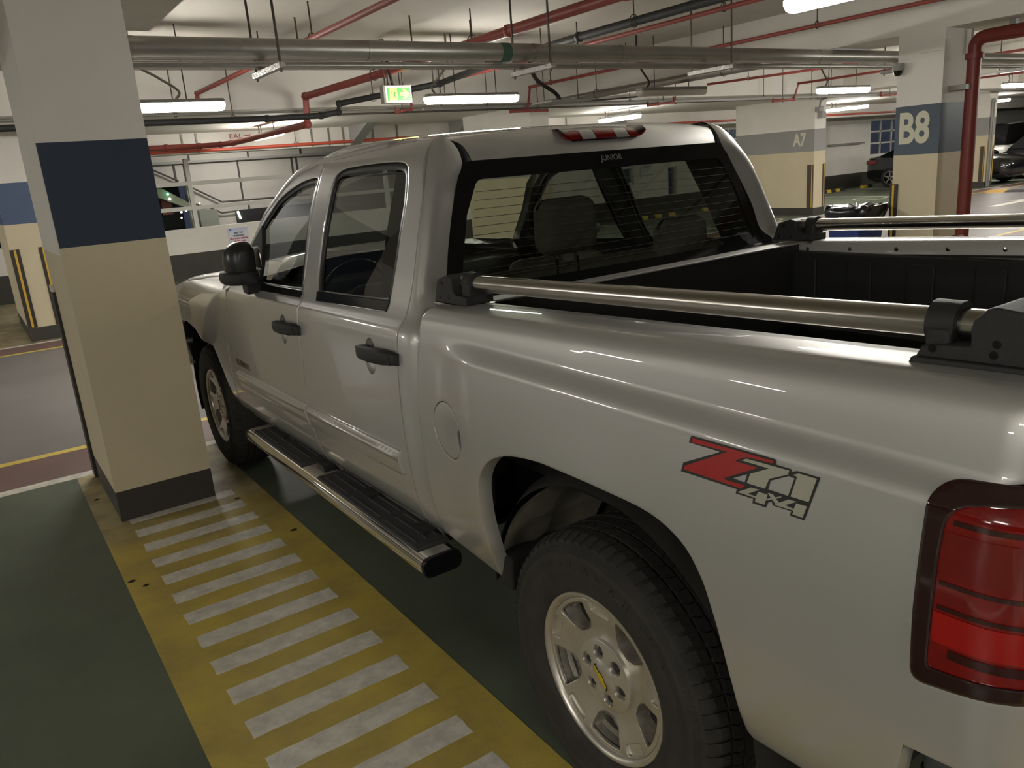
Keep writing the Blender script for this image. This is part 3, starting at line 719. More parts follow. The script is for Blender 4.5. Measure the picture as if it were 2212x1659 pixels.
bt = [(-.031,.003),(-.027,.0105),(-.009,.0105),(-.009,.0125),(.012,.0125),(.012,.0105),(.031,.0105),(.031,.003)]
bt = [(-.034,-.007),(-.028,.008),(-.010,.008),(-.008,.013),(.012,.013),(.010,.008),(.034,.008),(.028,-.007),(.010,-.007),(.008,-.012),(-.012,-.012),(-.010,-.007)]
ra = math.radians(45); btr = [(p[0]*math.cos(ra)-p[1]*.75*math.sin(ra), p[0]*math.sin(ra)+p[1]*.75*math.cos(ra)) for p in bt]
panel('emblem', btr, lambda y, z: np.full_like(np.asarray(y, float), -.0055), M['gold'], wheel, grid=.05, flange=.003, edge=0)
btk = [(p[0]*1.10, p[1]*1.10) for p in btr]
panel('emblem_rim', btk, lambda y, z: np.full_like(np.asarray(y, float), -.0065), M['black'], wheel, grid=.05, flange=.004, edge=0)
tyr = MB()
TP = [(.014,.222),(.004,.236),(-.006,.243),(-.012,.262),(-.0145,.290),(-.0150,.300),(-.0128,.303),(-.0130,.322),(-.0150,.325),(-.0140,.340)]
for k in range(6): TP += [(-.0125+.0016*k, .343+.0042*k), (-.0100+.0016*k, .345+.0042*k)]
TP += [(.006,.374),(.014,.381),(.030,.386),(.10,.3885),(.135,.389),(.17,.3885),(.24,.386),(.256,.381),(.268,.36),(.282,.31),(.275,.25),(.25,.215)]
tyr.lathe(TP, (0, 0, 0), 'x', 120)
tyre = tyr.build('tyre', M['rubber'], wheel, smooth=True, ang=38)
def ring_text(txt, r0, deg0, step, size, x0):
    for k, chh in enumerate(txt):
        me = text_mesh(chh, size, .0012, .85, .0016)
        aa = math.radians(deg0-step*k); cy_, cz_ = -r0*math.cos(aa), r0*math.sin(aa)
        rt_ = Vector((0, -math.sin(aa)*-1*-1, 0))
        up = Vector((0, -math.cos(aa), math.sin(aa))); right = Vector((0, -math.sin(aa), -math.cos(aa)))
        me.transform(plane_mtx((x0, cy_, cz_), right, up)); me.materials.clear(); me.materials.append(M['rubber'])
        link(bpy.data.objects.new('sidewall_letter', me), wheel)
ring_text('BLACKHAWK', .315, 112, 9.5, .036, -.0135)
# tread blocks
tb = MB(); nb = 68
def blk(a0, a1, t0, t1, skew, r0, r1, r0b=None, r1b=None, jag=0):
    vs = []
    for (rr0, rr1, sh_) in ((r0-.02, r1-.02, 0), (r0, r1, .10)):
        w_ = (t1-t0)
        for (aa, rr, tt) in ((a0, rr0, t0), (a1, rr1, t0+skew), (a1, rr1, t1+skew), ((a0+a1)/2, max(rr0, rr1)*.5+.5*min(rr0, rr1), t1+skew*.5+jag), (a0, rr0, t1), ((a0+a1)/2, max(rr0, rr1)*.5+.5*min(rr0, rr1), t0+skew*.5+jag)):
            vs.append((aa, rr*math.cos(tt), rr*math.sin(tt)))
    tb.add(vs, [(0,5,1,2,3,4)[::-1], (6,11,7,8,9,10), (0,5,11,6), (5,1,7,11), (1,2,8,7), (2,3,9,8), (3,4,10,9), (4,0,6,10)])
for k in range(nb):
    t = 2*PI*k/nb; st = 2*PI/nb
    blk(.001, .030, t, t+st*.70, st*.1, .377, .3925)               # shoulder lugs
    blk(.030, .056, t+st*.10, t+st*.86, st*.16, .3925, .3945, jag=0)
    blk(.066, .098, t+st*.3, t+st*1.20, st*.3, .3945, .396, jag=st*.14)
    blk(.106, .146, t+st*.0, t+st*.93, -st*.25, .3962, .3962, jag=-st*.14)
    blk(.154, .186, t+st*.5, t+st*1.40, st*.3, .396, .3945, jag=st*.14)
    blk(.196, .222, t+st*.2, t+st*.96, st*.1, .3945, .3925)
    blk(.222, .252, t, t+st*.70, st*.1, .3925, .377)
tro = tb.build('tread', M['rubber'], wheel); tro['kind'] = 'stuff'
for (x, y, rz) in ((-.960, 3.645, 0), (.945, 0, PI), (.960, 3.645, PI)):
    c = copy_tree(wheel, truck); c.location = (x, y, .395); c.rotation_euler = (0 if rz else math.radians(50), 0, rz)

# ------------------------------------------------------------ side steps
for sd in (-1, 1):
    P_ = rpoly([(-.075,-.036,.035),(.075,-.036,.035),(.075,.036,.035),(-.075,.036,.035)], 8)
    fn = lambda a, b, d_: (sd*(.955-a) if False else sd*.955+a, d_, .418+b)
    st_ = MB(); st_.prism(P_, fn, .800, 2.79)
    step = st_.build('side_step', M['chrome'], truck, smooth=True, ang=30)
    Pc = [(a*1.03, b*1.04) for a, b in P_]
    for (d0, d1) in ((.792, .812), (2.778, 2.798)):
        MB().prism(Pc, fn, d0, d1).build('step_end_cap', M['gloss_black'] if d0 < 1 else M['black'], step, bevel=.006)
    for (d0, d1) in ((.875, 1.80), (2.0, 2.70)):
        pad = MB(); Q = rpoly([(-.058,.030,.01),(.072,.030,.01),(.068,.044,.006),(-.052,.044,.006)], 3)
        pad.prism(Q, fn, d0, d1); pd = pad.build('step_pad', M['steppad'], step, bevel=.004)
        ng = 3 if d1-d0 > .8 else 2
        cuts = [d0+.02]+[d0+(d1-d0)*q/ng for q in range(1, ng)]+[d1-.02]
        for q in range(ng):
            for xo in (-.030, .012, .052):
                MB().tube([fn(xo, .0445, cuts[q]+.022), fn(xo, .0445, cuts[q+1]-.022)], .0045, 8).build('pad_rib', M['steppad'], step, smooth=True)
    for yb in (1.0, 1.45, 1.92, 2.5):
        MB().box((min(sd*.95, sd*.78), yb-.045, .435), (max(sd*.95, sd*.78), yb+.045, .47)).build('step_bracket', M['black'], step, bevel=.004)
    # rocker below the doors
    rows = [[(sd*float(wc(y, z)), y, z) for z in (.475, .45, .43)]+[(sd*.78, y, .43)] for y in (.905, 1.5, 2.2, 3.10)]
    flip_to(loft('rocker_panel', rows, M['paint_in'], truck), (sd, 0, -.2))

# ------------------------------------------------------------ bed rail tubes
for sd in (-1, 1):
    X = sd*.832
    cz = lambda y: 1.3945-.030*y
    tb_ = MB(); tb_.tube([(X, .705, cz(.705)), (X, -.9, cz(-.9))], .0245, 32)
    rt = tb_.build('bed_rail_tube', M['tube'], truck, smooth=True)
    fx = lambda a, b, d_: (X+d_, a, b)
    # front bracket
    zb = railz(.7)+.003
    b1 = MB(); b1.prism(rpoly([(.792,zb),(.600,zb+.003),(.600,zb+.030,.006),(.66,zb+.032,.004),(.675,zb+.045,.01),(.675,1.395,.012),(.705,1.402,.02),(.765,1.385,.03)], 4), fx, -.050, .050)
    br = b1.build('rail_bracket', M['blacktex'], rt, bevel=.006)
    MB().lathe([(-.018,.034),(.020,.034),(.020,.025),(-.018,.025)], (X, .625, cz(.625)), 'y', 32, closed=True).build('bracket_collar', M['blacktex'], rt, smooth=True)
    MB().prism(rpoly([(.645,zb+.01),(.603,zb+.01),(.604,1.385),(.644,1.385)], 2), fx, -.036, .036).build('collar_foot', M['blacktex'], rt, bevel=.008)
    MB().box((X-.052, .598, zb-.006), (X+.052, .794, zb+.001)).build('bracket_gasket', M['chrome'], rt)
    # rear bracket
    zb = railz(-.85)+.003
    b2 = MB(); b2.prism(rpoly([(-.752,zb-.004),(-1.03,zb+.006),(-1.03,1.40,.03),(-.93,1.452,.05),(-.862,1.459,.02),(-.838,1.435,.012),(-.838,zb+.055,.015),(-.838,zb+.030),(-.80,zb+.028),(-.765,zb+.022,.006)], 4), fx, -.050, .050)
    b2.build('rail_bracket', M['blacktex'], rt, bevel=.008)
    MB().lathe([(-.022,.036),(.022,.036),(.022,.025),(-.022,.025)], (X, -.782, cz(-.782)), 'y', 32, closed=True).build('bracket_collar', M['blacktex'], rt, smooth=True)
    MB().prism(rpoly([(-.764,zb),(-.806,zb),(-.803,cz(-.8)),(-.761,cz(-.76))], 2), fx, -.040, .038).build('collar_foot', M['blacktex'], rt, bevel=.01)
    MB().prism(rpoly([(-.750,zb-.006),(-1.03,zb+.004),(-1.03,zb+.014),(-.756,zb+.006)], 2), fx, -.062, .062).build('bracket_base', M['blacktex'], rt, bevel=.004)
    for (yy, zz) in ((-.875, 1.405), (-.872, zb+.022), (-.783, zb+.020), (.735, 1.375), (.755, railz(.7)+.02), (.70, railz(.7)+.02)):
        MB().lathe([(-.0505, .0065), (-.0508, 0)], (X if sd < 0 else X-.0, yy, zz), 'x', 12).build('bolt_hole', M['gloss_black'], rt)

# ------------------------------------------------------------ high-mounted stop lamp
def hz(x): return yg(1.735)-BOW*(1-min(1, (x/.64)**2))
def lamp_piece(nm, x0, x1, m_, p=None, ins=0):
    mb = MB(); n_ = 8; rows = []
    for k in range(n_+1):
        x = x0+(x1-x0)*k/n_; e = max(0, (abs(x)-.165)/.045); zt = 1.828-.005*(x/.2)**2; zb_ = 1.772+.034*min(1, e)**2
        yb = hz(x)+.022; yt_ = hz(x)+.125
        rows.append([(x, yt_, zt), (x, yt_-.045, zt-.001+ins), (x, yb+.010, (zt+zb_)/2+.010), (x, yb-.014, zb_+.004), (x, yb+.004, zb_)])
    return flip_to(loft(nm, rows, m_, p or truck), (0, -1, .3))
LX = -.022
sl = lamp_piece('stop_lamp', -.205, .205, M['lens_dark'])
for (a, b, mm) in ((-.203, -.118, 'lens_red'), (-.115, -.050, 'lens_clear'), (-.047, .047, 'lens_red'), (.050, .115, 'lens_clear'), (.118, .203, 'lens_red')):
    q = lamp_piece('lamp_segment', a, b, M[mm], sl)
    for v in q.data.vertices: v.co.y -= .0025; v.co.z = 1.808+(v.co.z-1.808)*.86
    for v in q.data.vertices: v.co.x += LX
for v in sl.data.vertices: v.co.x += LX

# ------------------------------------------------------------ folded door mirrors
for sd in (-1, 1):
    def ring(y, x0, x1, z0, z1, n_=20, p=.55):
        return [(sd*((x0+x1)/2-.012*max(0, math.sin(t))*(z1 > 1.36)+(x1-x0)/2*(1-.38*max(0, math.sin(t))**2*(z1 > 1.36))*math.copysign(abs(math.cos(t))**p, math.cos(t))), y, (z0+z1)/2+(z1-z0)/2*math.copysign(abs(math.sin(t))**p, math.sin(t))) for t in [2*PI*k/n_ for k in range(n_)]]
    rows = [ring(2.275, .995, 1.055, 1.335, 1.43), ring(2.282, .980, 1.075, 1.315, 1.452), ring(2.31, .972, 1.094, 1.312, 1.470), ring(2.36, .968, 1.102, 1.310, 1.470), ring(2.42, .970, 1.094, 1.306, 1.450), ring(2.455, .975, 1.075, 1.305, 1.42), ring(2.465, .985, 1.05, 1.31, 1.38)]
    vs = [p for r_ in rows for p in r_]; fs = [(i*20+k, i*20+(k+1) % 20, (i+1)*20+(k+1) % 20, (i+1)*20+k) for i in range(6) for k in range(20)]+[tuple(range(20)), tuple(range(120, 140))]
    mr = MB().add(vs, fs).build('door_mirror', M.setdefault('mirror', mat('mirror_housing', (.022,.022,.022), .32)), truck, smooth=True, ang=60)
    rows = [ring(2.265, .985, 1.075, 1.280, 1.335), ring(2.29, .968, 1.108, 1.276, 1.342), ring(2.36, .962, 1.122, 1.272, 1.345), ring(2.44, .95, 1.115, 1.272, 1.342), ring(2.475, .97, 1.08, 1.28, 1.33)]
    vs = [p for r_ in rows for p in r_]; fs = [(i*20+k, i*20+(k+1) % 20, (i+1)*20+(k+1) % 20, (i+1)*20+k) for i in range(4) for k in range(20)]+[tuple(range(20)), tuple(range(80, 100))]
    MB().add(vs, fs).build('mirror_skirt', M['blacktex'], mr, smooth=True, ang=60)
    ft = MB(); ft.prism(rpoly([(2.36,1.29),(2.47,1.29,.01),(2.46,1.22,.02),(2.39,1.215,.02)], 4), lambda a, b, d_: (sd*d_, a, b), .93, 1.01); ft.build('mirror_foot', M['blacktex'], mr, bevel=.012)
    panel('mirror_sail', rpoly([(2.70,1.236,.01),(2.745,1.30),(2.66,1.412),(2.53,1.525,.01),(2.48,1.44,.03),(2.44,1.34),(2.43,1.240,.01)], 3), wc, M['blacktex'], mr, grid=.05, off=.004, flange=.02, side=sd)
    MB().prism(rpoly([(2.28,1.33,.03),(2.44,1.33,.03),(2.44,1.43,.03),(2.28,1.445,.03)], 4), lambda a, b, d_: (sd*d_, a, b), .954, .957).build('mirror_glass', M['chrome'], mr)

# ------------------------------------------------------------ cabin
def cushion(name, lo, hi, m_, parent, bev, rx=0):
    o = MB().box(lo, hi, R=None).build(name, m_, parent, bevel=bev, seg=4)
    if rx:
        piv = Vector(((lo[0]+hi[0])/2, (lo[1]+hi[1])/2, lo[2])); o.data.transform(Matrix.Translation(piv) @ Matrix.Rotation(rx, 4, 'X') @ Matrix.Translation(-piv))
    return o
def seat(x0, x1, y, parent, hr, backz=1.26, w_=None):
    s_ = cushion('seat_cushion', (x0, y, .70), (x1, y+.52, .84), M['seat'], parent, .04)
    cushion('seat_back', (x0, y-.12, .82), (x1, y+.03, backz), M['seat'], parent, .06, math.radians(14))
    for xc in hr:
        up = .03 if xc == -.19 else (-.10 if xc == .42 and y < 1.5 else .03)
        cushion('headrest', (xc-.135, y-.275, backz+up), (xc+.135, y-.165, backz+up+.21), M['seat'], parent, .075)
        for q in (-.05, .05): MB().tube([(xc+q, y-.215, backz-.05), (xc+q, y-.22, backz+.06)], .007, 8).build('headrest_post', M['chrome'], parent, smooth=True)
seat(-.72, -.14, 1.98, truck, (-.42,)); seat(.14, .72, 1.98, truck, (.42,)); 
seat(-.74, .74, 1.20, truck, (-.19, .42), 1.34)
cushion('dashboard', (-.80, 2.62, .85), (.80, 2.98, 1.18), M['interior'], truck, .05)
cushion('centre_console', (-.12, 1.95, .6), (.12, 2.6, .92), M['interior'], truck, .03)
stw = MB(); stw.tube([(-.42+.185*math.cos(t), 2.50-.06*math.sin(t)-.0, 1.12+.175*math.sin(t)) for t in [2*PI*k/32 for k in range(32)]], .014, 10, closed=True)
stw.tube([(-.42, 2.50, 1.12), (-.42, 2.68, 1.06)], .035, 12); stw.box((-.60, 2.49, 1.10), (-.24, 2.515, 1.135)); stw.build('steering_wheel', M['black'], truck, smooth=True)
rows = [[(x, y, roofz(x, y)-.04-.05*(abs(x)/.62)**4) for x in np.linspace(-.62, .62, 13)] for y in (1.02, 1.3, 1.7, 2.1)]
flip_to(loft('headliner', rows, M['headliner'], truck), (0, 0, -1))
for sd in (-1, 1):   # inner trims along doors
    rows = [[(sd*(float(wc(y, z))-.06), y, z) for z in (.56, .8, 1.0, 1.2, 1.25)] for y in (.90, 1.4, 1.9, 2.4, 2.9)]
    flip_to(loft('door_trim', rows, M['interior'], truck), (-sd, 0, 0))
    for (ya, yb, yc_, yd) in ((.88, 1.16, .97, 1.27), (1.70, 1.84, 1.80, 1.94)):
        rows = [[(sd*(float(wc(1.5, z))-.035), ya+(yc_-ya)*q, z) for q, z in ((0, 1.25), (.5, 1.5), (1, 1.74))], [(sd*(float(wc(1.5, z))-.035), yb+(yd-yb)*q, z) for q, z in ((0, 1.25), (.5, 1.5), (1, 1.74))]]
        loft('pillar_trim', rows, M['interior'], truck)
MB().box((-.10, 2.36, 1.60), (.12, 2.39, 1.665)).build('inside_mirror', M['black'], truck, bevel=.012)
MB().box((-.60, 2.16, 1.71), (-.25, 2.30, 1.72)).build('sun_visor', M['headliner'], truck, bevel=.004)
MB().box((.25, 2.16, 1.71), (.60, 2.30, 1.72)).build('sun_visor', M['headliner'], truck, bevel=.004)
# ================================================================== car park
def paint_mat(name, col, rough=.6, noise=.08, nscale=3.0, bump=.05, bscale=40, spec=.4, dark=None): return mat(name, col, rough, noise=noise, nscale=nscale, bump=bump, bscale=bscale, spec=spec, dark=dark)
E_ = {}
E_['slab'] = paint_mat('ceiling_paint', (.54, .51, .45), .8, .05, 1.2)
E_['white'] = paint_mat('white_wall_paint', (.72, .69, .63), .7, .05, 1.5)
E_['beige'] = paint_mat('beige_wall_paint', (.59, .515, .355), .6, .05, 2.0)
E_['navy'] = paint_mat('navy_band_paint', (.030, .044, .070), .5, .08, 4.0)
E_['blue'] = paint_mat('blue_band_paint', (.070, .105, .19), .5, .05, 2.0)
E_['slate'] = paint_mat('slate_blue_band_paint', (.075, .098, .125), .5, .06, 2.0)
E_['grey'] = paint_mat('grey_band_paint', (.29, .285, .27), .6, .05, 2.0)
E_['base'] = paint_mat('charcoal_skirting_paint', (.052, .047, .040), .55, .12, 3.0)
E_['green'] = paint_mat('green_floor_paint', (.112, .132, .092), .42, .30, 1.3, .06, 120)
E_['lane'] = paint_mat('grey_lane_paint', (.20, .185, .18), .40, .14, .9, .05, 120)
E_['maroon'] = paint_mat('maroon_margin_paint', (.17, .105, .092), .45, .15, 2.0, .05, 120)
E_['yellow'] = paint_mat('yellow_floor_paint', (.52, .40, .075), .5, .22, 3.5, .08, 150, dark=(.36, .29, .10))
E_['yline'] = paint_mat('yellow_line_paint', (.62, .47, .10), .5, .15, 5)
E_['wline'] = paint_mat('white_line_paint', (.66, .63, .55), .5, .25, 16)
E_['worn'] = paint_mat('worn_beige_floor', (.36, .30, .18), .55, .4, 4.0, .08, 120, dark=(.17, .145, .09))
def walk_mat():
    m = paint_mat('worn_yellow_walkway', (.52, .40, .075), .5, .22, 3.5, .08, 150, dark=(.38, .29, .085)); nt = m.node_tree; b = nt.nodes['Principled BSDF']
    src = b.inputs['Base Color'].links[0].from_socket
    tc = nt.nodes.new('ShaderNodeTexCoord'); sp = nt.nodes.new('ShaderNodeSeparateXYZ'); nt.links.new(tc.outputs['Object'], sp.inputs[0])
    n1 = nt.nodes.new('ShaderNodeTexNoise'); n1.inputs['Scale'].default_value = 3.2; n1.inputs['Detail'].default_value = 8; nt.links.new(tc.outputs['Object'], n1.inputs['Vector'])
    mu = nt.nodes.new('ShaderNodeMath'); mu.operation = 'MULTIPLY_ADD'; nt.links.new(n1.outputs['Fac'], mu.inputs[0]); mu.inputs[1].default_value = 1.1; nt.links.new(sp.outputs['Y'], mu.inputs[2])
    mr = nt.nodes.new('ShaderNodeMapRange'); mr.inputs['From Min'].default_value = 3.05; mr.inputs['From Max'].default_value = 3.75; nt.links.new(mu.outputs[0], mr.inputs['Value'])
    n2 = nt.nodes.new('ShaderNodeTexNoise'); n2.inputs['Scale'].default_value = 5; n2.inputs['Detail'].default_value = 7; nt.links.new(tc.outputs['Object'], n2.inputs['Vector'])
    rp = nt.nodes.new('ShaderNodeValToRGB'); rp.color_ramp.elements[0].position = .36; rp.color_ramp.elements[0].color = (.22, .175, .09, 1); rp.color_ramp.elements[1].position = .6; rp.color_ramp.elements[1].color = (.40, .33, .17, 1); nt.links.new(n2.outputs['Fac'], rp.inputs['Fac'])
    mx = nt.nodes.new('ShaderNodeMix'); mx.data_type = 'RGBA'; nt.links.new(mr.outputs[0], mx.inputs['Factor']); nt.links.new(src, mx.inputs[6]); nt.links.new(rp.outputs['Color'], mx.inputs[7]); nt.links.new(mx.outputs[2], b.inputs['Base Color'])
    return m
E_['walk'] = walk_mat()
E_['letters'] = paint_mat('cream_lettering', (.62, .60, .47), .6, .03)
E_['red'] = paint_mat('red_pipe_paint', (.27, .062, .050), .45, .1, 6)
E_['dred'] = paint_mat('dark_red_pipe_paint', (.20, .038, .030), .42, .12, 6)
E_['galv'] = mat('galvanised_jacket', (.40, .385, .355), .38, .85, noise=.12, nscale=3)
E_['foil'] = mat('foil_wrap', (.36, .35, .33), .4, .8, noise=.3, nscale=30, bump=.8, bscale=60)
E_['blackpipe'] = mat('black_pipe_insulation', (.022, .022, .020), .6, noise=.3, nscale=12, bump=.3, bscale=60)
E_['rod'] = mat('hanger_rod', (.10, .09, .075), .5, .6)
E_['conduit'] = mat('grey_conduit', (.25, .24, .215), .5, .3)
E_['housing'] = mat('lamp_housing', (.30, .29, .27), .5)
E_['lamp_on'] = mat('lit_diffuser', (1, 1, 1), .4, emit=LAMP_COLOR, estr=LAMP_STRENGTH)
E_['lamp_off'] = mat('unlit_diffuser', (.52, .48, .40), .35)
E_['guard'] = mat('rubber_corner_guard', (.030, .024, .018), .55)
E_['guard_b'] = mat('brown_corner_guard', (.075, .050, .035), .5)
E_['gstripe'] = mat('guard_yellow_stripe', (.60, .38, .04), .5)
E_['wsy'] = mat('wheel_stop_yellow', (.60, .44, .04), .55, noise=.15, nscale=8)
E_['wsk'] = mat('wheel_stop_black', (.035, .03, .028), .6)
E_['steel_w'] = mat('white_painted_steel', (.64, .62, .57), .5)
E_['panel'] = paint_mat('pale_cladding', (.44, .415, .38), .7, .05)
E_['dark'] = mat('dark_opening', (.012, .012, .014), .6)

# ------------------------------------------------------------------ floor
floor = tag(box('floor', (-24, -24, -.25), (46, 21, 0), E_['green']), kind='structure')
def mark(name, x0, y0, x1, y1, m, h=.0012, jag=0):
    if not jag: return MB().box((x0, y0, -.01), (x1, y1, h)).build(name, m, floor)
    rnd = random.Random(int(x0*1000+y0*977)); pts = []
    n = max(2, int((x1-x0)/.03))
    for k in range(n+1): pts.append((x0+(x1-x0)*k/n+ (rnd.uniform(-jag, jag) if 0 < k < n else 0), y0+rnd.uniform(-jag, jag)))
    for k in range(4): pts.append((x1+rnd.uniform(-jag, jag), y0+(y1-y0)*(k+.5)/4))
    for k in range(n+1): pts.append((x1-(x1-x0)*k/n, y1+rnd.uniform(-jag, jag)))
    for k in range(4): pts.append((x0+rnd.uniform(-jag, jag), y1-(y1-y0)*(k+.5)/4))
    return MB().prism(pts, lambda a, b, d_: (a, b, d_), -.01, h).build(name, m, floor)
mark('lane_surface', -24, 4.80, 46, 9.66, E_['lane'])
mark('margin_strip', -24, 4.22, 46, 4.80, E_['maroon']); mark('margin_strip', -24, 9.66, 46, 10.20, E_['maroon'])
mark('yellow_line', -24, 4.80, 46, 4.885, E_['yline'], .002); mark('yellow_line', -24, 9.585, 46, 9.67, E_['yline'], .002)
mark('white_line', -24, 4.135, 46, 4.235, E_['wline'], .002); mark('white_line', -24, 10.19, 46, 10.28, E_['wline'], .002)
mark('lane_surface', -24, -8.2, 46, -2.6, E_['lane']); mark('yellow_line', -24, -2.69, 46, -2.60, E_['yline'], .002); mark('yellow_line', -24, -8.2, 46, -8.11, E_['yline'], .002)
for cx in (-1.36, 6.87-.0, -9.6, 15.1, 23.3):
    dx = cx+1.36
    mark('walkway_strip', -1.785+dx, -2.4, -.93+dx, 4.135, E_['walk'], .0016, .003)
    for k in range(24):
        y1 = 3.178-.2165*k
        if y1-.1 < -2.3: break
        if abs(dx) > 1 and (k % 2): continue
        mark('white_stripe', -1.640+dx, y1-.103, -1.077+dx, y1, E_['wline'], .0026, .002)
def bayline(x, y0, y1): mark('white_line', x-.045, y0, x+.045, y1, E_['wline'], .0016)
for x in (-8.2, -5.7, -3.4, 1.55, 4.15, 9.4, 12.0, 17.6, 20.2): bayline(x, -2.4, 4.135)
for x in (-8.2, -5.6, -3.1, 1.0, 3.6, 6.2, 9.4, 11.9, 17.75, 20.4, 23.9, 26.2): bayline(x, 10.28, 15.2)
def oval(cx, cy, rx, ry):
    mb = MB(); n = 40; vs = []; fs = []
    for k in range(n):
        t = 2*PI*k/n
        for s_ in (1, .86): vs.append((cx+rx*s_*math.cos(t), cy+ry*s_*math.sin(t), .0022))
    for k in range(n): fs.append((2*k, 2*((k+1) % n), 2*((k+1) % n)+1, 2*k+1))
    mesh_ob('bay_number_ring', vs, fs, E_['wline'], floor)
oval(13.3, 10.75, .75, .32); oval(19.6, 11.9, .6, .4); oval(2.3, 10.9, .7, .35)
mark('worn_strip', -2.2, 10.30, -.95, 15.6, E_['worn'])
MB().prism([(16.9,7.22),(18.4,7.22),(18.4,7.0),(19.2,7.33),(18.4,7.66),(18.4,7.44),(16.9,7.44)], lambda a, b, d_: (a, b, d_), 0, .003).build('lane_arrow', E_['wline'], floor)
# dirt flecks on the floor near the pillar
for (x, y, r_) in ((-1.76,2.36,.012),(-1.715,2.27,.010),(-.99,2.35,.012),(-1.74,3.62,.010),(-1.09,3.0,.012)):
    mesh_ob('grit', [(x+r_*math.cos(t)*1.6, y+r_*math.sin(t), .004) for t in [PI/3*k for k in range(6)]]+[(x, y, .010)], [(k, (k+1) % 6, 6) for k in range(6)], E_['guard'], floor)

# ------------------------------------------------------------------ ceiling
ceil = tag(box('ceiling', (-24, -24, 3.2), (46, 21, 3.45), E_['slab']), kind='structure')
MB().box((-24, 9.75, 2.71), (46, 14.0, 3.25)).build('dropped_slab', E_['white'], ceil)
MB().box((6.55, -24, 2.71), (7.35, 9.9, 3.25)).build('beam', E_['white'], ceil)
MB().box((-2.12, -24, 2.71), (-.80, 4.34, 3.25)).build('beam', E_['slab'], ceil)
for xx in (14.86, 23.1, -9.85): MB().box((xx, -24, 2.71), (xx+.8, 9.9, 3.25)).build('beam', E_['white'], ceil)
MB().box((-24, 13.9, 2.36), (46, 14.3, 3.25)).build('fascia_beam', E_['white'], ceil)
MB().box((2.15, 13.86, 2.55), (2.9, 13.9, 2.71)).build('fascia_patch', E_['white'], ceil) if False else None
for x in (-3.4, -.6, 1.5, 1.75, 3.9, 4.25, 4.55, 5.2, 5.75, 7.2, 8.4, 10.2, 12.1): MB().box((x, 13.885, 2.37), (x+.03, 13.905, 2.70)).build('fascia_rib', E_['conduit'], ceil)
sx = MB()
text('stencil_lettering', 'EAL', .115, plane_mtx((2.47, 13.893, 2.622), (1, 0, 0), (0, 0, 1)), mat('red_stencil', (.36, .12, .09), .7), ceil, bold=.001, xs=1.3)
MB().prism([(2.62,2.612),(2.72,2.612),(2.72,2.59),(2.79,2.622),(2.72,2.654),(2.72,2.632),(2.62,2.632)], lambda a, b, d_: (a, d_, b), 13.89, 13.899).build('stencil_arrow', E_['red'], ceil)
for (x, w_) in ((4.7, .5), (7.0, .55), (-3, .5), (11.5, .5)):   # knee brackets of the fascia
    MB().prism([(13.0,2.715),(13.9,2.715),(13.9,2.36)], lambda a, b, d_: (d_, a, b), x, x+.22).build('knee_bracket', E_['grey'], ceil)
# ------------------------------------------------------------------ end walls
tag(box('wall_left', (-24.3, -24, 0), (-24, 21, 3.2), E_['white']), kind='structure')
tag(box('wall_right', (46, -24, 0), (46.3, 21, 3.2), E_['white']), kind='structure')
tag(box('wall_front', (-24, -24.3, 0), (46, -24, 3.2), E_['white']), kind='structure')
# back wall: parapet on the left, full wall with openings on the right
WX = 9.6
wb_ = MB()
wb_.box((-24, 15.9, .49), (WX, 16.1, .985))
ops = [(13.25, 14.2, .95, 2.3), (15.58, 15.93, .48, 1.33), (17.9, 18.80, 1.35, 2.30), (26.0, 28.2, 1.05, 2.30), (31.0, 35.0, 1.0, 2.3)]
xs2 = sorted({WX, 46.0}|{o[0] for o in ops}|{o[1] for o in ops})
for a, b in zip(xs2[:-1], xs2[1:]):
    o = [q for q in ops if q[0] <= a+1e-6 and q[1] >= b-1e-6]
    if o: wb_.box((a, 15.9, .49), (b, 16.1, o[0][2])); wb_.box((a, 15.9, o[0][3]), (b, 16.1, 3.2))
    else: wb_.box((a, 15.9, .49), (b, 16.1, 3.2))
tag(wb_.build('wall_back', E_['white']), kind='structure')
tag(box('baseboard_back', (-24, 15.885, 0), (46, 16.1, .49), E_['base']), kind='structure')
wn = 0
for (x0, x1, z0, z1) in ops:
    wn += 1
    fr = MB(); t_ = .035
    fr.box((x0, 15.95, z0), (x0+t_, 16.03, z1)); fr.box((x1-t_, 15.95, z0), (x1, 16.03, z1)); fr.box((x0, 15.95, z0), (x1, 16.03, z0+t_)); fr.box((x0, 15.95, z1-t_), (x1, 16.03, z1))
    f_ = tag(fr.build('window_%d' % wn, E_['steel_w']), kind='structure')
    nx = 1 if x1-x0 < .6 else (3 if x1-x0 > 2 else 2); nz = 1 if nx == 1 else 3
    for k in range(1, nx): MB().box((x0+(x1-x0)*k/nx-.03, 15.96, z0), (x0+(x1-x0)*k/nx+.03, 16.02, z1)).build('mullion', E_['steel_w'], f_)
    for k in range(1, nz): MB().box((x0, 15.96, z0+(z1-z0)*k/nz-.03), (x1, 16.02, z0+(z1-z0)*k/nz+.03)).build('transom', E_['steel_w'], f_)
    for i in range(nx):
        for j in range(nz):
            MB().box((x0+(x1-x0)*i/nx+.03, 15.985, z0+(z1-z0)*j/nz+.03), (x0+(x1-x0)*(i+1)/nx-.03, 15.99, z0+(z1-z0)*(j+1)/nz-.03)).build('pane', M['wglass'], f_)
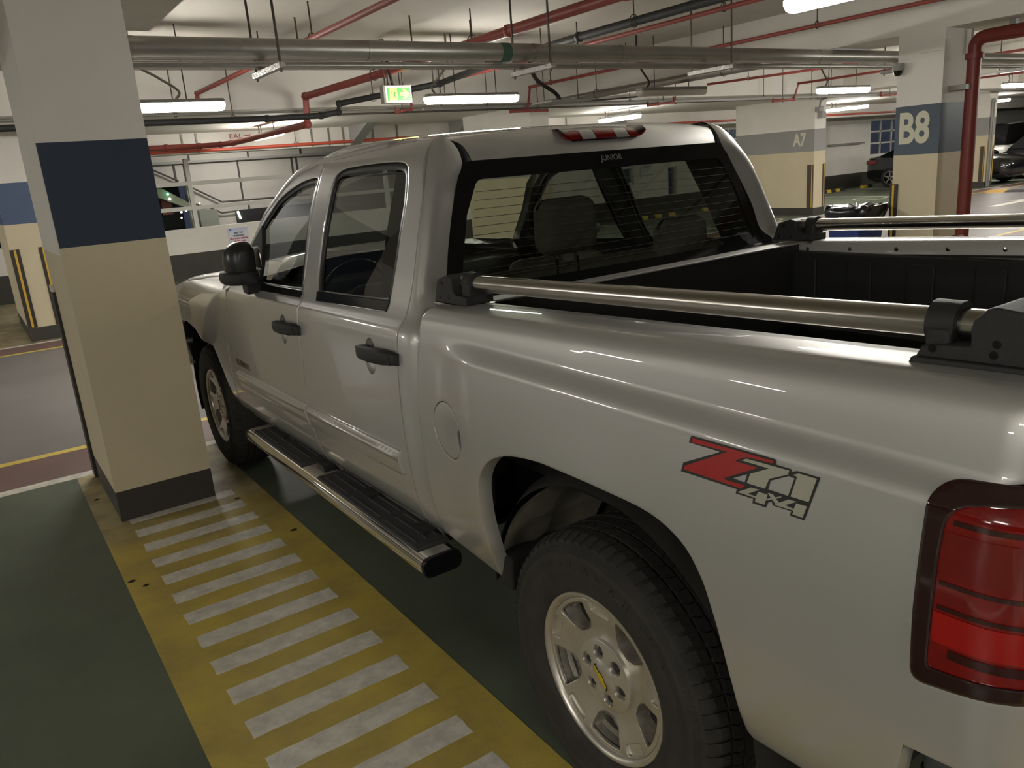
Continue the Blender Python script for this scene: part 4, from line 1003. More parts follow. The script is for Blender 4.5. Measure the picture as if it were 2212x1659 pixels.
# notices on the back wall
def notice(x, z, w_, h_, label, lines, tint=(.60, .60, .66)):
    mm = M.setdefault('paper%.2f' % tint[0], mat('notice_paper%.2f' % tint[0], tint, .6))
    n_ = tag(MB().box((x, 15.872, z), (x+w_, 15.8995, z+h_)).build('notice', mm), label, 'notice')
    MB().box((x+.01, 15.870, z+h_*.80), (x+w_-.01, 15.8725, z+h_*.97)).build('header_band', M.setdefault('hdr', mat('notice_header', (.50, .52, .68), .6)), n_)
    MB().lathe([(15.868, .0), (15.868, .026), (15.8725, .026)], (x+.05, 0, z+h_*.885), 'y', 16).build('emblem', M.setdefault('emb', mat('notice_emblem', (.10, .18, .50), .6)), n_)
    for (t, c, q) in lines:
        text('notice_lettering', t, h_*.13, plane_mtx((x+w_/2, 15.8705, z+h_*q), (1, 0, 0), (0, 0, 1)), M.setdefault('nt'+c, mat('notice_ink_'+c, {'k': (.09, .10, .16), 'r': (.42, .05, .06)}[c], .6)), n_, bold=.003)
notice(2.57, .588, .42, .322, 'pale blue and red printed notice on the low white wall behind the mirror', [('MUST PAY', 'k', .66), ('MUSLICARD', 'k', .48), ('NO. UPON ARRIVAL', 'r', .30), ('ALLOT & USE', 'r', .12)])
notice(14.45, 1.05, .42, .55, 'white notice left of the slot vent, seen through the rear glass', [('NOTICE', 'k', .6)], (.62, .62, .60))
notice(17.0, .95, .42, .55, 'white notice right of the slot vent, seen through the rear glass', [('NOTICE', 'k', .6)], (.62, .62, .60))
# electrical cabinet on wall
cb = MB().box((23.4, 15.80, 1.55), (25.4, 15.9, 2.2)).build('wall_cabinet', E_['white'], bevel=.01); tag(cb, 'white flat wall box below the far lamp, between the A7 pillar and the barred window', 'cabinet')
MB().box((23.38, 15.76, 1.50), (25.42, 15.9, 1.545)).build('sill', E_['conduit'], cb)

# ------------------------------------------------------------------ cladding and railings beyond the parapet
cl = MB(); cl.box((2.86, 20.0, -.2), (9.0, 20.3, 3.3)); cl.box((-24, 20.0, 1.92), (2.86, 20.3, 3.3)); 
clad = tag(cl.build('wall_outer', E_['panel']), kind='structure')
for (x, z0, z1) in ((3.01,2.45,2.9),(4.49,2.45,2.9),(5.9,2.45,2.9),(4.185,1.38,2.42),(5.62,1.38,2.42),(4.3,1.1,1.38),(2.62,1.92,2.4),(2.86,1.92,2.4),(5.75,1.38,2.42),(1.2,1.95,2.4),(-.4,1.95,2.4),(-2,1.95,2.4)):
    MB().box((x, 19.975, z0), (x+.04, 20.0, z1)).build('panel_joint', E_['base'], clad)
MB().box((-24, 19.88, 2.40), (9, 20.0, 2.46)).build('cornice_shadow_line', E_['grey'], clad)  # projecting bar, its grey tone draws the dark shadow line
MB().box((-24, 19.93, 1.88), (2.9, 20.0, 1.93)).build('lintel', E_['grey'], clad)
MB().box((2.98, 19.7, 0), (3.43, 20.0, 1.24)).build('buttress', mat('grey_green_render', (.20, .21, .18), .7), clad)
MB().box((3.95, 19.92, .84), (6.5, 20.0, 1.16)).build('dark_panel', E_['dark'], clad)
MB().tube([(3.98, 19.88, 1.13), (4.03, 19.88, .93)], .026, 8).build('strip_lamp', mat('strip_lamp', (1, 1, 1), emit=(.85, 1, .72), estr=3), clad)
MB().box((-24, 20.9, -.2), (2.86, 21, 3.2)).build('dark_backdrop', E_['dark'], clad)
MB().prism([(.5,1.93),(2.15,1.93),(2.86,1.44),(2.86,1.36),(2.72,1.36),(2.1,1.66),(.5,1.66)], lambda a, b, d_: (a, d_, b), 20.0, 20.3).build('awning', mat('green_awning', (.12, .13, .085), .7), clad)
MB().box((2.25, 20.3, 1.2), (2.5, 20.6, 1.62)).build('red_sign', mat('dim_red_sign', (.16, .05, .04), .7), clad)
for (x, z, c, s_) in ((2.36, 1.70, (.05, 1, .45), .03), (2.39, 1.58, (1, .95, .85), .03), (2.72, 1.27, (.9, .95, 1), .03), (2.60, 1.24, (.9, .95, 1), .025), (2.58, 1.10, (1, .95, .9), .02), (3.02, 1.415, (1, .95, .9), .02)):
    MB().lathe([(-s_, 0), (-s_*.7, s_*.7), (0, s_), (s_*.7, s_*.7), (s_, 0)], (x, 19.9 if x < 3 else 19.68, z), 'z', 8).build('light_point', M.setdefault('lp%.2f' % c[0], mat('light_point%.2f' % c[0], (1, 1, 1), emit=c, estr=6)), clad)
for pts in ([(2.0,2.36),(2.67,1.99)], [(2.97,1.80),(3.63,1.40),(6.0,1.385)], [(2.98,1.40),(3.33,1.27),(3.58,1.13),(4.0,1.14)]):
    MB().tube([(x, 19.9, z) for x, z in pts], .022, 8).build('stair_line', E_['base'], clad)
rl = thing('steel_railing', (2.0, 16.0, .985), 'white steel rails and post standing on the low white wall', 'railing')
for z in (1.875, 1.385): MB().box((-12, 15.96, z-.04), (9.5, 16.04, z+.04)).build('rail', E_['steel_w'], rl, bevel=.006)
for x in (2.0, -2.4, 6.4, -6.8): MB().box((x-.045, 15.955, .985), (x+.045, 16.045, 2.36)).build('post', E_['steel_w'], rl, bevel=.006)

# ------------------------------------------------------------------ pillars
def pillar(x0, y0, x1, y1, bandm, label, txt=None, top=2.71, side_worn=False, guards=(), tsize=.4, tpos=None, gm='guard'):
    p = thing('pillar', ((x0+x1)/2, (y0+y1)/2, 0), label, 'pillar'); p['kind'] = 'thing'
    MB().box((x0, y0, 0), (x1, y1, .173)).build('skirting', E_['base'], p)
    MB().box((x0, y0, .173), (x1, y1, 1.486)).build('lower_shaft', E_['beige'], p)
    MB().box((x0, y0, 1.486), (x1, y1, 1.99)).build('colour_band', bandm, p)
    MB().box((x0, y0, 1.99), (x1, y1, top)).build('upper_shaft', E_['white'], p)
    if txt:
        text('pillar_lettering', txt, tsize, plane_mtx((x0-.002, tpos[0], tpos[1]), (0, -1, 0), (0, 0, 1)), E_['letters'], p, bold=.012*tsize/.4, xs=.74, extrude=.001)
    for (gx0, gy0, gx1, gy1, sx0, sy0, sx1, sy1) in guards:
        g_ = MB().box((gx0, gy0, .178), (gx1, gy1, 1.18)).build('corner_guard', E_[gm], p, bevel=.004)
        MB().box((sx0, sy0, .185), (sx1, sy1, 1.175)).build('guard_stripe', E_['gstripe'], g_)
    return p
p1 = pillar(-1.675, 3.145, -1.173, 4.09, E_['navy'], 'near square pillar with dark navy band on the yellow strip left of the truck')
MB().box((-1.6775, 3.147, 1.45), (-1.674, 4.09, 2.05)).build('worn_side_paint', E_['white'], p1)
MB().box((-1.692, 3.985, .02), (-1.674, 4.105, 1.20)).build('corner_guard', E_['guard'], p1, bevel=.004)
MB().box((-1.692, 3.99, 1.20), (-1.676, 4.10, 1.235)).build('guard_cap', E_['steel_w'], p1)
def g_xface(x0, ya, yb, n=.016): return (x0-n, ya, x0+.002, yb, x0-n-.003, ya+(yb-ya)*.40, x0-n+.002, ya+(yb-ya)*.62)
def g_yface(y0, xa, xb, n=.016): return (xa, y0-n, xb, y0+.002, xa+(xb-xa)*.40, y0-n-.003, xa+(xb-xa)*.64, y0-n+.002)
pillar(-1.592, 10.45, -1.189, 12.7, E_['blue'], 'far pillar with bright blue band and two striped guards at the left edge', guards=[g_yface(10.45, -1.597, -1.487), g_yface(10.45, -1.275, -1.183)])
pillar(6.63, 10.45, 7.04, 12.7, E_['grey'], 'far pillar whose top shows above the middle of the truck roof')
pillar(14.859, 10.45, 15.29, 12.76, E_['grey'], 'wide grey banded pillar marked A7 beyond the truck', 'A7', tsize=.40, tpos=(10.86, 1.755), gm='guard_b',
       guards=[(14.842, 10.455, 14.861, 10.62, 14.838, 10.475, 14.844, 10.50), (15.20, 10.434, 15.295, 10.452, 15.225, 10.430, 15.25, 10.436)])
pillar(23.09, 10.45, 23.52, 12.76, E_['grey'], 'farthest grey banded pillar marked A6 behind the red standpipe', 'A6', tsize=.40, tpos=(10.95, 1.755), gm='guard_b',
       guards=[(23.072, 10.49, 23.092, 10.62, 23.069, 10.50, 23.073, 10.515), (23.44, 10.434, 23.525, 10.452, 23.46, 10.43, 23.49, 10.436)])
b8 = pillar(6.554, 3.145, 7.062, 3.635, E_['slate'], 'square pillar marked B8 with slate blue band behind the right bed rail', 'B8', tsize=.44, tpos=(3.425, 1.745), guards=[(6.538, 3.565, 6.556, 3.652, 6.535, 3.600, 6.541, 3.624)])
MB().box((6.553, 3.144, 2.5), (6.556, 3.4, 2.503)).build('paint_edge', E_['grey'], b8)
# dome camera on the B8 pillar
dc = thing('dome_camera', (6.50, 3.62, 2.36), 'small dark dome camera on the top left of the B8 pillar', 'camera')
MB().lathe([(2.43,.0),(2.43,.06),(2.38,.06),(2.36,.05)], (6.50, 3.60, 0), 'z', 16).build('camera_base', E_['housing'], dc, smooth=True)
MB().lathe([(2.36,.048),(2.33,.042),(2.31,.025),(2.305,0)], (6.50, 3.60, 0), 'z', 16).build('dome', M['gloss_black'], dc, smooth=True)
MB().box((6.50, 3.57, 2.36), (6.556, 3.63, 2.42)).build('bracket', E_['housing'], dc)
# red standpipe beside B8
rs = thing('standpipe', (6.83, 2.98, 0), 'dark red vertical standpipe bending towards the viewer in front of the B8 pillar', 'pipe')
MB().tube([(6.83, 2.98, 0), (6.83, 2.98, 2.44)]+cr([(6.83,2.98,2.46),(6.83,2.975,2.53),(6.83,2.93,2.58),(6.83,2.86,2.595)], 4)[1:]+[(6.83, -9, 2.595)], .066, 18).build('pipe_run', E_['dred'], rs, smooth=True)
for z in (.78, 2.42): MB().lathe([(z-.03,.067),(z-.03,.088),(z+.03,.088),(z+.03,.067)], (6.83, 2.98, 0), 'z', 20).build('coupling', E_['dred'], rs, smooth=True)
MB().tube([(6.83, 2.96, .60), (6.62, 2.96, .60), (6.60, 2.96, .56)], .03, 10).build('branch_valve', E_['dred'], rs, smooth=True)
MB().box((6.66, 2.96, 2.10), (6.86, 3.146, 2.15)).build('pipe_clamp', E_['conduit'], rs)
MB().box((6.80, 2.6, 2.66), (6.86, 2.66, 2.711)).build('pipe_hanger', E_['conduit'], rs)
MB().tube([(7.02, 3.11, 2.72), (7.02, 3.11, 2.46)], .012, 8).build('conduit_drop', E_['conduit'], rs)
# conduit pair on A6
ct = thing('conduit_pair', (23.2, 10.4, 0), 'pair of grey conduits running down the A6 pillar', 'conduit')
for q in (23.16, 23.26): MB().tube([(q, 10.41, .02), (q, 10.41, 2.5)], .028, 8).build('conduit_run', E_['conduit'], ct, smooth=True)
MB().box((23.1, 10.39, 2.40), (23.5, 10.451, 2.44)).build('clamp', E_['conduit'], ct)

# ------------------------------------------------------------------ lamps
def lamp(x, y, z, o, label, on=True, rods=True, cable=True, ceilz=3.2, cab=(.16, .0), ra=(.30, .95)):
    t = thing('strip_light', (x, y, z), label, 'lamp', 'fluorescent battens under the ceiling')
    L_ = 1.27
    fx = (lambda a, b, c: (x+a, y+b, z+c)) if o == 'x' else (lambda a, b, c: (x-b, y-a, z+c))
    P_ = rpoly([(0,-.072,.05),(L_,-.072,.05),(L_,.072,.05),(0,.072,.05)], 5)
    P2 = rpoly([(.012,-.060,.045),(L_-.012,-.060,.045),(L_-.012,.060,.045),(.012,.060,.045)], 5)
    MB().prism(P_, lambda a, b, d_: fx(a, b, d_), .045, .085).build('housing', E_['housing'], t, bevel=.012)
    rows = [[fx(a, b, .046) for a, b in P_], [fx(a, b, .02) for a, b in P_], [fx(a+(L_/2-a)*.02, b*.86, -.012) for a, b in P_], [fx(a+(L_/2-a)*.04, b*.55, -.022) for a, b in P_]]
    n = len(P_); vs = [p for r_ in rows for p in r_]; fs = [(i*n+k, i*n+(k+1) % n, (i+1)*n+(k+1) % n, (i+1)*n+k) for i in range(3) for k in range(n)]+[tuple(range(3*n, 4*n))]
    dm = MB().add(vs, fs).build('diffuser', E_['lamp_on'] if on else E_['lamp_off'], t, smooth=True, ang=60)
    if rods:
        for a in ra: MB().tube([fx(a, 0, .08), fx(a, 0, ceilz-z)], .006, 6).build('hanger_rod', E_['rod'], t)
    if cable:
        MB().tube(cr([fx(cab[0], .0, .08), fx(cab[0]+.04*(1 if cab[1] < cab[0] else -1), .0, .16), fx(cab[0]*.6+cab[1]*.4, .0, .28), fx(cab[1], .0, .42), fx(cab[1], .0, ceilz-z)], 6), .012, 8).build('supply_cable', E_['blackpipe'] if not on else E_['conduit'], t, smooth=True)
    return t
lamp(-.98, 6.75, 2.46, 'x', 'lit strip light hanging over the lane just right of the near pillar', cab=(.83, .52), ra=(.10, .93))
lamp(2.57, 6.88, 2.475, 'x', 'lit strip light hanging over the lane right of the green exit sign', cab=(.14, .33), ra=(.40, .97))
lamp(5.62, 6.64, 2.475, 'x', 'unlit strip light hanging over the lane above the truck roof', on=False)
lamp(9.10, 6.36, 2.42, 'x', 'lit strip light over the lane just left of the B8 pillar top')
lamp(15.87, 6.80, 2.47, 'x', 'lit strip light at the right edge beyond the A6 pillar')
lamp(2.43, 1.96, 2.50, 'y', 'nearest lit strip light, cut by the top edge of the picture')
lamp(2.55, 12.97, 2.50, 'y', 'lit strip light under the low slab beside the back railings', ceilz=2.71)
lamp(10.30, 12.78, 2.50, 'y', 'lit strip light just above the third stop lamp of the truck', ceilz=2.71)
lamp(18.95, 12.95, 2.50, 'y', 'lower lit strip light right of the A7 pillar top', ceilz=2.71)
for k, (x, y, o) in enumerate(((12.45, 6.7, 'x'), (-7.6, 6.75, 'x'), (-11, 6.75, 'x'), (19.2, 6.8, 'x'), (22.5, 6.8, 'x'), (26, 6.8, 'x'), (-5.8, -.6, 'y'), (10.6, 1.96, 'y'), (19.0, 1.96, 'y'), (-13, 1.96, 'y'),
                  (-7.6, -5.4, 'x'), (-3.2, -5.4, 'x'))):
    row = 'lane' if y > 5 else ('parking row' if y > -2 else 'rear lane')
    lamp(x, y, 2.48, o, 'lit strip light over the %s outside the view, about %d metres to the %s' % (row, abs(round(x)), 'right' if x > 0 else 'left'), cable=False)
for (x, y) in ((3.2, 18.0),):  # added lamp, out of view, put in to brighten the cladding
    lamp(x, y, 2.95, 'x', 'added strip light that brightens the outer wall, hidden above the fascia, on the %s' % ('left' if x < 3 else 'right'), cable=False)
for (x, y) in ((-5.8, 12.95), (27.0, 12.95)): lamp(x, y, 2.50, 'y', 'lit strip light under the low slab, far %s of the truck' % ('right' if x > 0 else 'left'), cable=False, ceilz=2.71)

# ------------------------------------------------------------------ exit sign
ex = thing('exit_sign', (2.43, 7.28, 2.61), 'green and yellow lit exit sign with running figure and arrow hanging over the lane', 'sign')
X0, X1, Z0, Z1, YF = 2.275, 2.605, 2.522, 2.695, 7.26
MB().box((X0-.028, YF+.005, Z0-.012), (X1+.008, YF+.09, Z1+.012)).build('sign_case', E_['housing'], ex, bevel=.006)
def flat(nm, l, m_, dd): return MB().prism([(X0+a*(X1-X0), Z0+b*(Z1-Z0)) for a, b in l], lambda a, b, d_: (a, YF-d_, b), -.004, dd).build(nm, m_, ex)
def em(nm, c, s_): return mat(nm, tuple(min(1, q) for q in c), .5, emit=c, estr=s_)
sg = em('exit_green', (.035, .42, .04), .75); sy = em('exit_yellow', (.95, .62, .10), .85); sw = em('exit_rim', (.95, .88, .42), 1.0); sgd = em('exit_dark_green', (.03, .20, .03), .5)
flat('sign_rim', [(0,0),(1,0),(1,1),(0,1)], sw, .001)
flat('sign_face', [(.05,.08),(.96,.08),(.96,.92),(.05,.92)], sg, .003)
flat('door_symbol', [(.13,.08),(.43,.08),(.43,.90),(.13,.90)], sy, .005)
flat('arrow_symbol', [(.56,.40),(.74,.40),(.63,.19),(.74,.19),(.93,.50),(.74,.81),(.63,.81),(.74,.60),(.56,.60)], sy, .005)
fig = MB()
def limb(pts, w_): 
    for a, b in zip(pts[:-1], pts[1:]):
        a = np.array(a, float); b = np.array(b, float); t = (b-a)/np.linalg.norm(b-a); n2 = np.array([-t[1], t[0]])*w_
        q = [a+n2, b+n2, b-n2, a-n2]; fig.prism([(X0+p[0]*(X1-X0), Z0+p[1]*(Z1-Z0)) for p in q], lambda u, v, d_: (u, YF-d_, v), .004, .0065)
limb([(.335,.62),(.31,.42)], .038); limb([(.33,.64),(.24,.66),(.20,.50)], .018); limb([(.33,.63),(.38,.52),(.43,.52)], .018); limb([(.31,.44),(.29,.28),(.15,.27)], .022); limb([(.32,.44),(.40,.13)], .022)
fig.prism([(X0+(.345+.024*math.cos(t))*(X1-X0), Z0+(.77+.045*math.sin(t))*(Z1-Z0)) for t in [2*PI*k/12 for k in range(12)]], lambda u, v, d_: (u, YF-d_, v), .004, .0065)
fig.build('running_figure', sgd, ex)
for x in (2.30, 2.34, 2.53): MB().tube([(x, YF+.05, Z1), (x, YF+.05, 3.2)], .007, 6).build('hanger_rod', E_['rod'], ex)
MB().tube(cr([(2.40, YF+.05, Z1), (2.385, YF+.05, 2.80), (2.36, YF+.05, 2.95), (2.33, YF+.05, 3.20)], 5), .016, 8).build('supply_cable', E_['blackpipe'], ex, smooth=True)

# ------------------------------------------------------------------ pipes
def pipe(name, label, pts, rad, m_, hang=(), cz=3.2, group=None, caps=(), elb=True, collars=()):
    mid = pts[len(pts)//2]
    t = thing(name, tuple(mid), label, 'pipe', group)
    MB().tube(pts, rad, 14).build('pipe_run', m_, t, smooth=True)
    if elb:
        for p in pts[1:-1]: MB().lathe([(-rad*1.25, 0), (-rad*1.05, rad*.9), (0, rad*1.32), (rad*1.05, rad*.9), (rad*1.25, 0)], p, 'z', 12).build('elbow', m_, t, smooth=True)
    for (x, y, z) in hang:
        MB().tube([(x, y, z+rad), (x, y, cz)], .007, 6).build('hanger_rod', E_['rod'], t)
        MB().tube([(x+(rad+.012)*math.cos(a), y, z+.006+(rad+.016)*math.sin(a)) for a in [2*PI*k/12 for k in range(12)]], .005, 6, closed=True).build('pipe_clip', E_['rod'], t)
    for p, ax in collars: MB().lathe([(-.05, rad), (-.05, rad*1.25), (.05, rad*1.25), (.05, rad)], p, ax, 16).build('coupling', m_, t, smooth=True)
    return t
R_ = E_['red']
# jacketed main across the lane edge, on trapeze supports
mp = pipe('jacketed_main', 'thick silver jacketed pipe running across the whole view under the ceiling', [(-14, 4.45, 2.628), (34, 4.45, 2.628)], .073, E_['galv'])
MB().tube([(-14, 4.54, 2.535), (34, 4.54, 2.535)], .027, 12).build('small_pipe', E_['galv'], mp, smooth=True)
for x in (-.9, .75, 2.3, 3.3, 4.9, 6.3, 8.1): MB().lathe([(-.012, .0735), (-.012, .0755), (.012, .0755), (.012, .0735)], (x, 4.45, 2.628), 'x', 24).build('jacket_seam', E_['galv'], mp, smooth=True)
MB().lathe([(-.045, .0738), (-.045, .0752), (.045, .0752), (.045, .0738)], (2.0, 4.45, 2.628), 'x', 24).build('marker_band', mat('green_marker', (.05, .11, .08), .5), mp)
for x in (-.05, 2.25, 4.49, 8.0, -3, 11, 14):
    MB().box((x-.022, 4.10, 2.458), (x+.022, 4.70, 2.502)).build('trapeze_channel', E_['foil'], mp, bevel=.006)
    for y in (4.14, 4.66): MB().tube([(x, y, 2.44), (x, y, 3.2)], .009, 6).build('trapeze_rod', E_['rod'], mp)
pipe('sprinkler_pipe', 'thick red sprinkler pipe stepping down left of the exit sign', [(2.50, -6, 2.90), (2.46, 5.0, 2.90), (2.40, 7.5, 2.87), (2.17, 9.45, 2.83), (2.15, 9.47, 2.47), (2.13, 13.0, 2.46), (2.05, 13.45, 2.47), (1.75, 13.70, 2.475), (1.2, 13.74, 2.48), (-6, 13.74, 2.48)], .046, R_, hang=[(2.49, 3.2, 2.90), (2.44, 5.6, 2.895), (2.37, 7.7, 2.865)], collars=[((2.475, 3.4, 2.90), 'y')])
pipe('sprinkler_pipe', 'dull red sprinkler pipe above the silver main near the left lamp', [(.80, -6, 2.90), (.78, 9.55, 2.90), (.78, 9.57, 2.70)], .026, R_, hang=[(.80, 5.6, 2.90), (.80, 7.0, 2.90), (.80, 3.0, 2.90)])
pipe('insulated_pipe', 'black insulated pipe running above the silver main and stepping down under the slab', [(3.45, -6, 2.90), (3.46, 5.2, 2.90), (3.60, 7.1, 2.90), (3.72, 8.5, 2.86), (2.62, 9.40, 2.72), (2.60, 9.42, 2.61), (2.35, 9.44, 2.575), (1.6, 9.46, 2.56), (-9, 9.46, 2.55)], .040, E_['blackpipe'], hang=[(3.455, 4.4, 2.90), (3.55, 6.5, 2.90), (3.455, 2.6, 2.9), (3.0, 9.10, 2.76)])
pipe('sprinkler_pipe', 'thin red sprinkler pipe passing behind the exit sign to a short drop', [(3.86, -6, 2.90), (3.90, 7.3, 2.90), (3.76, 9.40, 2.885), (3.745, 9.42, 2.62), (3.50, 9.43, 2.585), (3.49, 9.43, 2.66)], .022, R_, hang=[(3.87, 3.7, 2.90), (3.89, 6.4, 2.90), (3.80, 8.8, 2.89), (3.6, 9.43, 2.60)])
pipe('sprinkler_pipe', 'thin red sprinkler pipe left of the roof beam with a drop above the truck cab', [(5.92, -6, 2.90), (5.95, 6.5, 2.90), (5.94, 9.45, 2.90), (5.88, 9.47, 2.56), (5.55, 9.48, 2.54), (6.30, 9.48, 2.54)], .022, R_, hang=[(5.93, 4.2, 2.90), (5.95, 7.2, 2.90), (5.94, 8.9, 2.90), (6.1, 9.48, 2.56)])
pipe('sprinkler_pipe', 'short red sprinkler drop with a level arm above the unlit strip light', [(6.10, 5.2, 3.1), (6.10, 5.2, 2.44), (7.0, 5.0, 2.44)], .020, R_, hang=[(6.102, 5.2, 3.08)]) if False else None
pipe('sprinkler_pipe', 'thin red pipe beyond the roof beam right of the unlit strip light', [(8.40, 8.1, 2.78), (9.95, 9.2, 2.78), (9.96, 4.9, 2.78)][::1] if False else [(9.92, 9.30, 2.88), (10.45, 7.2, 2.88), (10.5, -3, 2.88)], .022, R_, hang=[(10.1, 8.5, 2.88), (10.4, 7.4, 2.88)], elb=False)
pipe('sprinkler_pipe', 'thin red sprinkler pipe stepping down above the A7 pillar', [(13.05, -3, 2.90), (13.05, 7.4, 2.90), (12.85, 9.45, 2.885), (12.74, 9.48, 2.58), (12.1, 9.5, 2.56), (12.1, 9.5, 2.62)], .024, R_, hang=[(13.05, 7.0, 2.90), (12.92, 8.8, 2.89), (12.4, 9.5, 2.57)])
pipe('sprinkler_pipe', 'small red drop pipe hung below the conduits right of the roof lamp', [(9.2, 9.46, 2.70), (9.2, 9.46, 2.60), (8.55, 9.46, 2.56), (8.55, 9.46, 2.62)], .022, R_, hang=[(8.8, 9.46, 2.575)], cz=3.2)
pipe('sprinkler_pipe', 'small red drop pipe at the edge of the B8 pillar below the ceiling', [(16.6, 9.46, 2.86), (16.6, 9.46, 2.62), (15.9, 9.46, 2.60), (15.9, 9.46, 2.68)], .022, R_, hang=[(16.25, 9.46, 2.61)])
pipe('sprinkler_pipe', 'red pipe with orange light in its colour along the far fascia above the railings', [(-10, 13.80, 2.405), (2.5, 13.80, 2.405), (6.3, 13.80, 2.44), (14.5, 13.80, 2.44), (30, 13.80, 2.44)], .028, mat('orange_lit_red_pipe', (.50, .085, .05), .4), hang=[(3.55, 13.80, 2.42), (5.7, 13.80, 2.43)], cz=2.71, elb=False)  # orange light on this red pipe is put into its base colour
pipe('sprinkler_pipe', 'red pipe stepping down at the right edge behind the standpipe', [(19.4, 2.0, 2.90), (19.4, 9.3, 2.90), (19.2, 9.46, 2.60), (18.6, 9.46, 2.58)], .03, R_, hang=[(19.4, 8.0, 2.9), (19.4, 6.5, 2.9)])
pipe('steel_duct', 'grey round duct beside the roof beam leading to the far slab', [(6.42, 4.6, 2.665), (6.44, 9.70, 2.665)], .055, E_['galv'], hang=[(6.42, 5.9, 2.665), (6.43, 8.4, 2.665)], elb=False)
pipe('conduit', 'thin grey conduit along the edge of the low slab', [(-9, 9.66, 2.66), (33, 9.66, 2.66)], .016, E_['conduit'], hang=[(x, 9.66, 2.66) for x in (.5, 4.4, 8.3, 12)], elb=False)
pipe('conduit', 'second thin dark conduit below the edge of the low slab', [(-1, 9.60, 2.60), (6, 9.60, 2.59), (16, 9.60, 2.62), (28, 9.60, 2.62)], .014, E_['rod'], hang=[(x, 9.60, 2.60) for x in (1.2, 5.2, 9.4, 13.5)], elb=False)
tr = thing('cable_tray', (6.4, 9.3, 2.62), 'grey cable tray hung under the slab between the lit lamp and the unlit lamp', 'cable tray')
MB().box((4.0, 9.50, 2.60), (21, 9.56, 2.635)).build('tray_side', E_['conduit'], tr)
MB().box((5.4, 8.2, 2.56), (6.15, 8.7, 2.585)).build('tray_plate', E_['conduit'], tr)
for x in (5.45, 6.1): MB().tube([(x, 8.45, 2.58), (x, 8.45, 3.2)], .007, 6).build('tray_rod', E_['rod'], tr)
for x in (4.4, 9, 14): MB().tube([(x, 9.53, 2.62), (x, 9.53, 3.2)], .007, 6).build('tray_rod', E_['rod'], tr)
MB().tube(cr([(5.05, 8.2, 3.2), (5.06, 8.2, 3.0), (5.25, 8.3, 2.85), (5.62, 8.4, 2.70), (5.72, 8.4, 2.58)], 6), .028, 10).build('flexible_hose', E_['blackpipe'], tr, smooth=True)
MB().tube(cr([(5.9, 8.4, 2.60), (6.4, 8.9, 2.62), (7.4, 9.2, 2.66), (9.0, 9.3, 2.74)], 6), .014, 8).build('loose_cable', E_['blackpipe'], tr, smooth=True)
for (x, y, zt) in ((.93, 6.28, .35), (1.99, 6.0, .30), (2.75, 6.1, .32), (4.1, 6.0, .35)):   # odd drop rods seen above the main
    o = MB().tube([(x, y, 3.2-zt), (x, y, 3.2)], .008, 6).build('drop_rod', E_['rod']); tag(o, 'bare dark threaded rod hanging above the silver main, %s' % {.93: 'leftmost of four', 1.99: 'second from the left', 2.75: 'third from the left', 4.1: 'rightmost of four'}[x], 'rod', 'bare drop rods')
jb = thing('junction_box', (14.86, 10.35, 2.3), 'cluster of grey junction boxes at the top of the A7 pillar', 'junction box')
MB().box((14.95, 10.33, 2.22), (15.12, 10.451, 2.36)).build('box', E_['housing'], jb, bevel=.01)
MB().box((14.80, 10.28, 2.36), (14.95, 10.40, 2.47)).build('box', E_['housing'], jb, bevel=.01)
MB().tube(cr([(14.9, 10.36, 2.45), (14.95, 10.36, 2.6), (15.2, 10.36, 2.68), (15.5, 10.36, 2.70)], 5), .02, 8).build('hose', E_['conduit'], jb, smooth=True)

# ------------------------------------------------------------------ wheel stops, speed hump
def stop(x0, x1, y, label, m0=0, wd=.15, h=.10):
    t = thing('wheel_stop', ((x0+x1)/2, y, 0), label, 'wheel stop'); n = max(1, round((x1-x0)/.26))
    for k in range(n):
        a = x0+(x1-x0)*k/n; b = x0+(x1-x0)*(k+1)/n
        MB().prism([(y-wd/2,0),(y+wd/2,0),(y+wd/2-.03,h),(y-wd/2+.03,h)], lambda u_, v_, d_: (d_, u_, v_), a, b).build('block', E_['wsy'] if (k+m0) % 2 == 0 else E_['wsk'], t, bevel=.008)
stop(21.6, 23.1, 15.05, 'black and yellow wheel stop by the back wall right of the A7 pillar')
stop(24.2, 24.75, 15.05, 'short yellow wheel stop beside the dark sedan')
stop(12.75, 14.6, 14.75, 'black and yellow wheel stop by the back wall, seen left through the rear glass')
stop(15.8, 17.4, 14.8, 'black and yellow wheel stop by the back wall, seen right through the rear glass')
stop(-.60, .60, -.36, 'yellow wheel stop on the floor behind the rear wheels of the truck', wd=.16)
sb = thing('speed_hump', (21.3, 7.2, 0), 'black and orange speed hump across the far lane at the right', 'speed hump')
for k in range(9):
    y0 = 4.95+.5*k
    MB().prism([(21.0,0),(21.7,0),(21.5,.05),(21.2,.05)], lambda u_, v_, d_: (u_, d_, v_), y0, y0+.495).build('hump_block', M.setdefault('hump_o', mat('hump_orange', (.60, .36, .08), .6)) if k % 2 == 0 else E_['wsk'], sb)

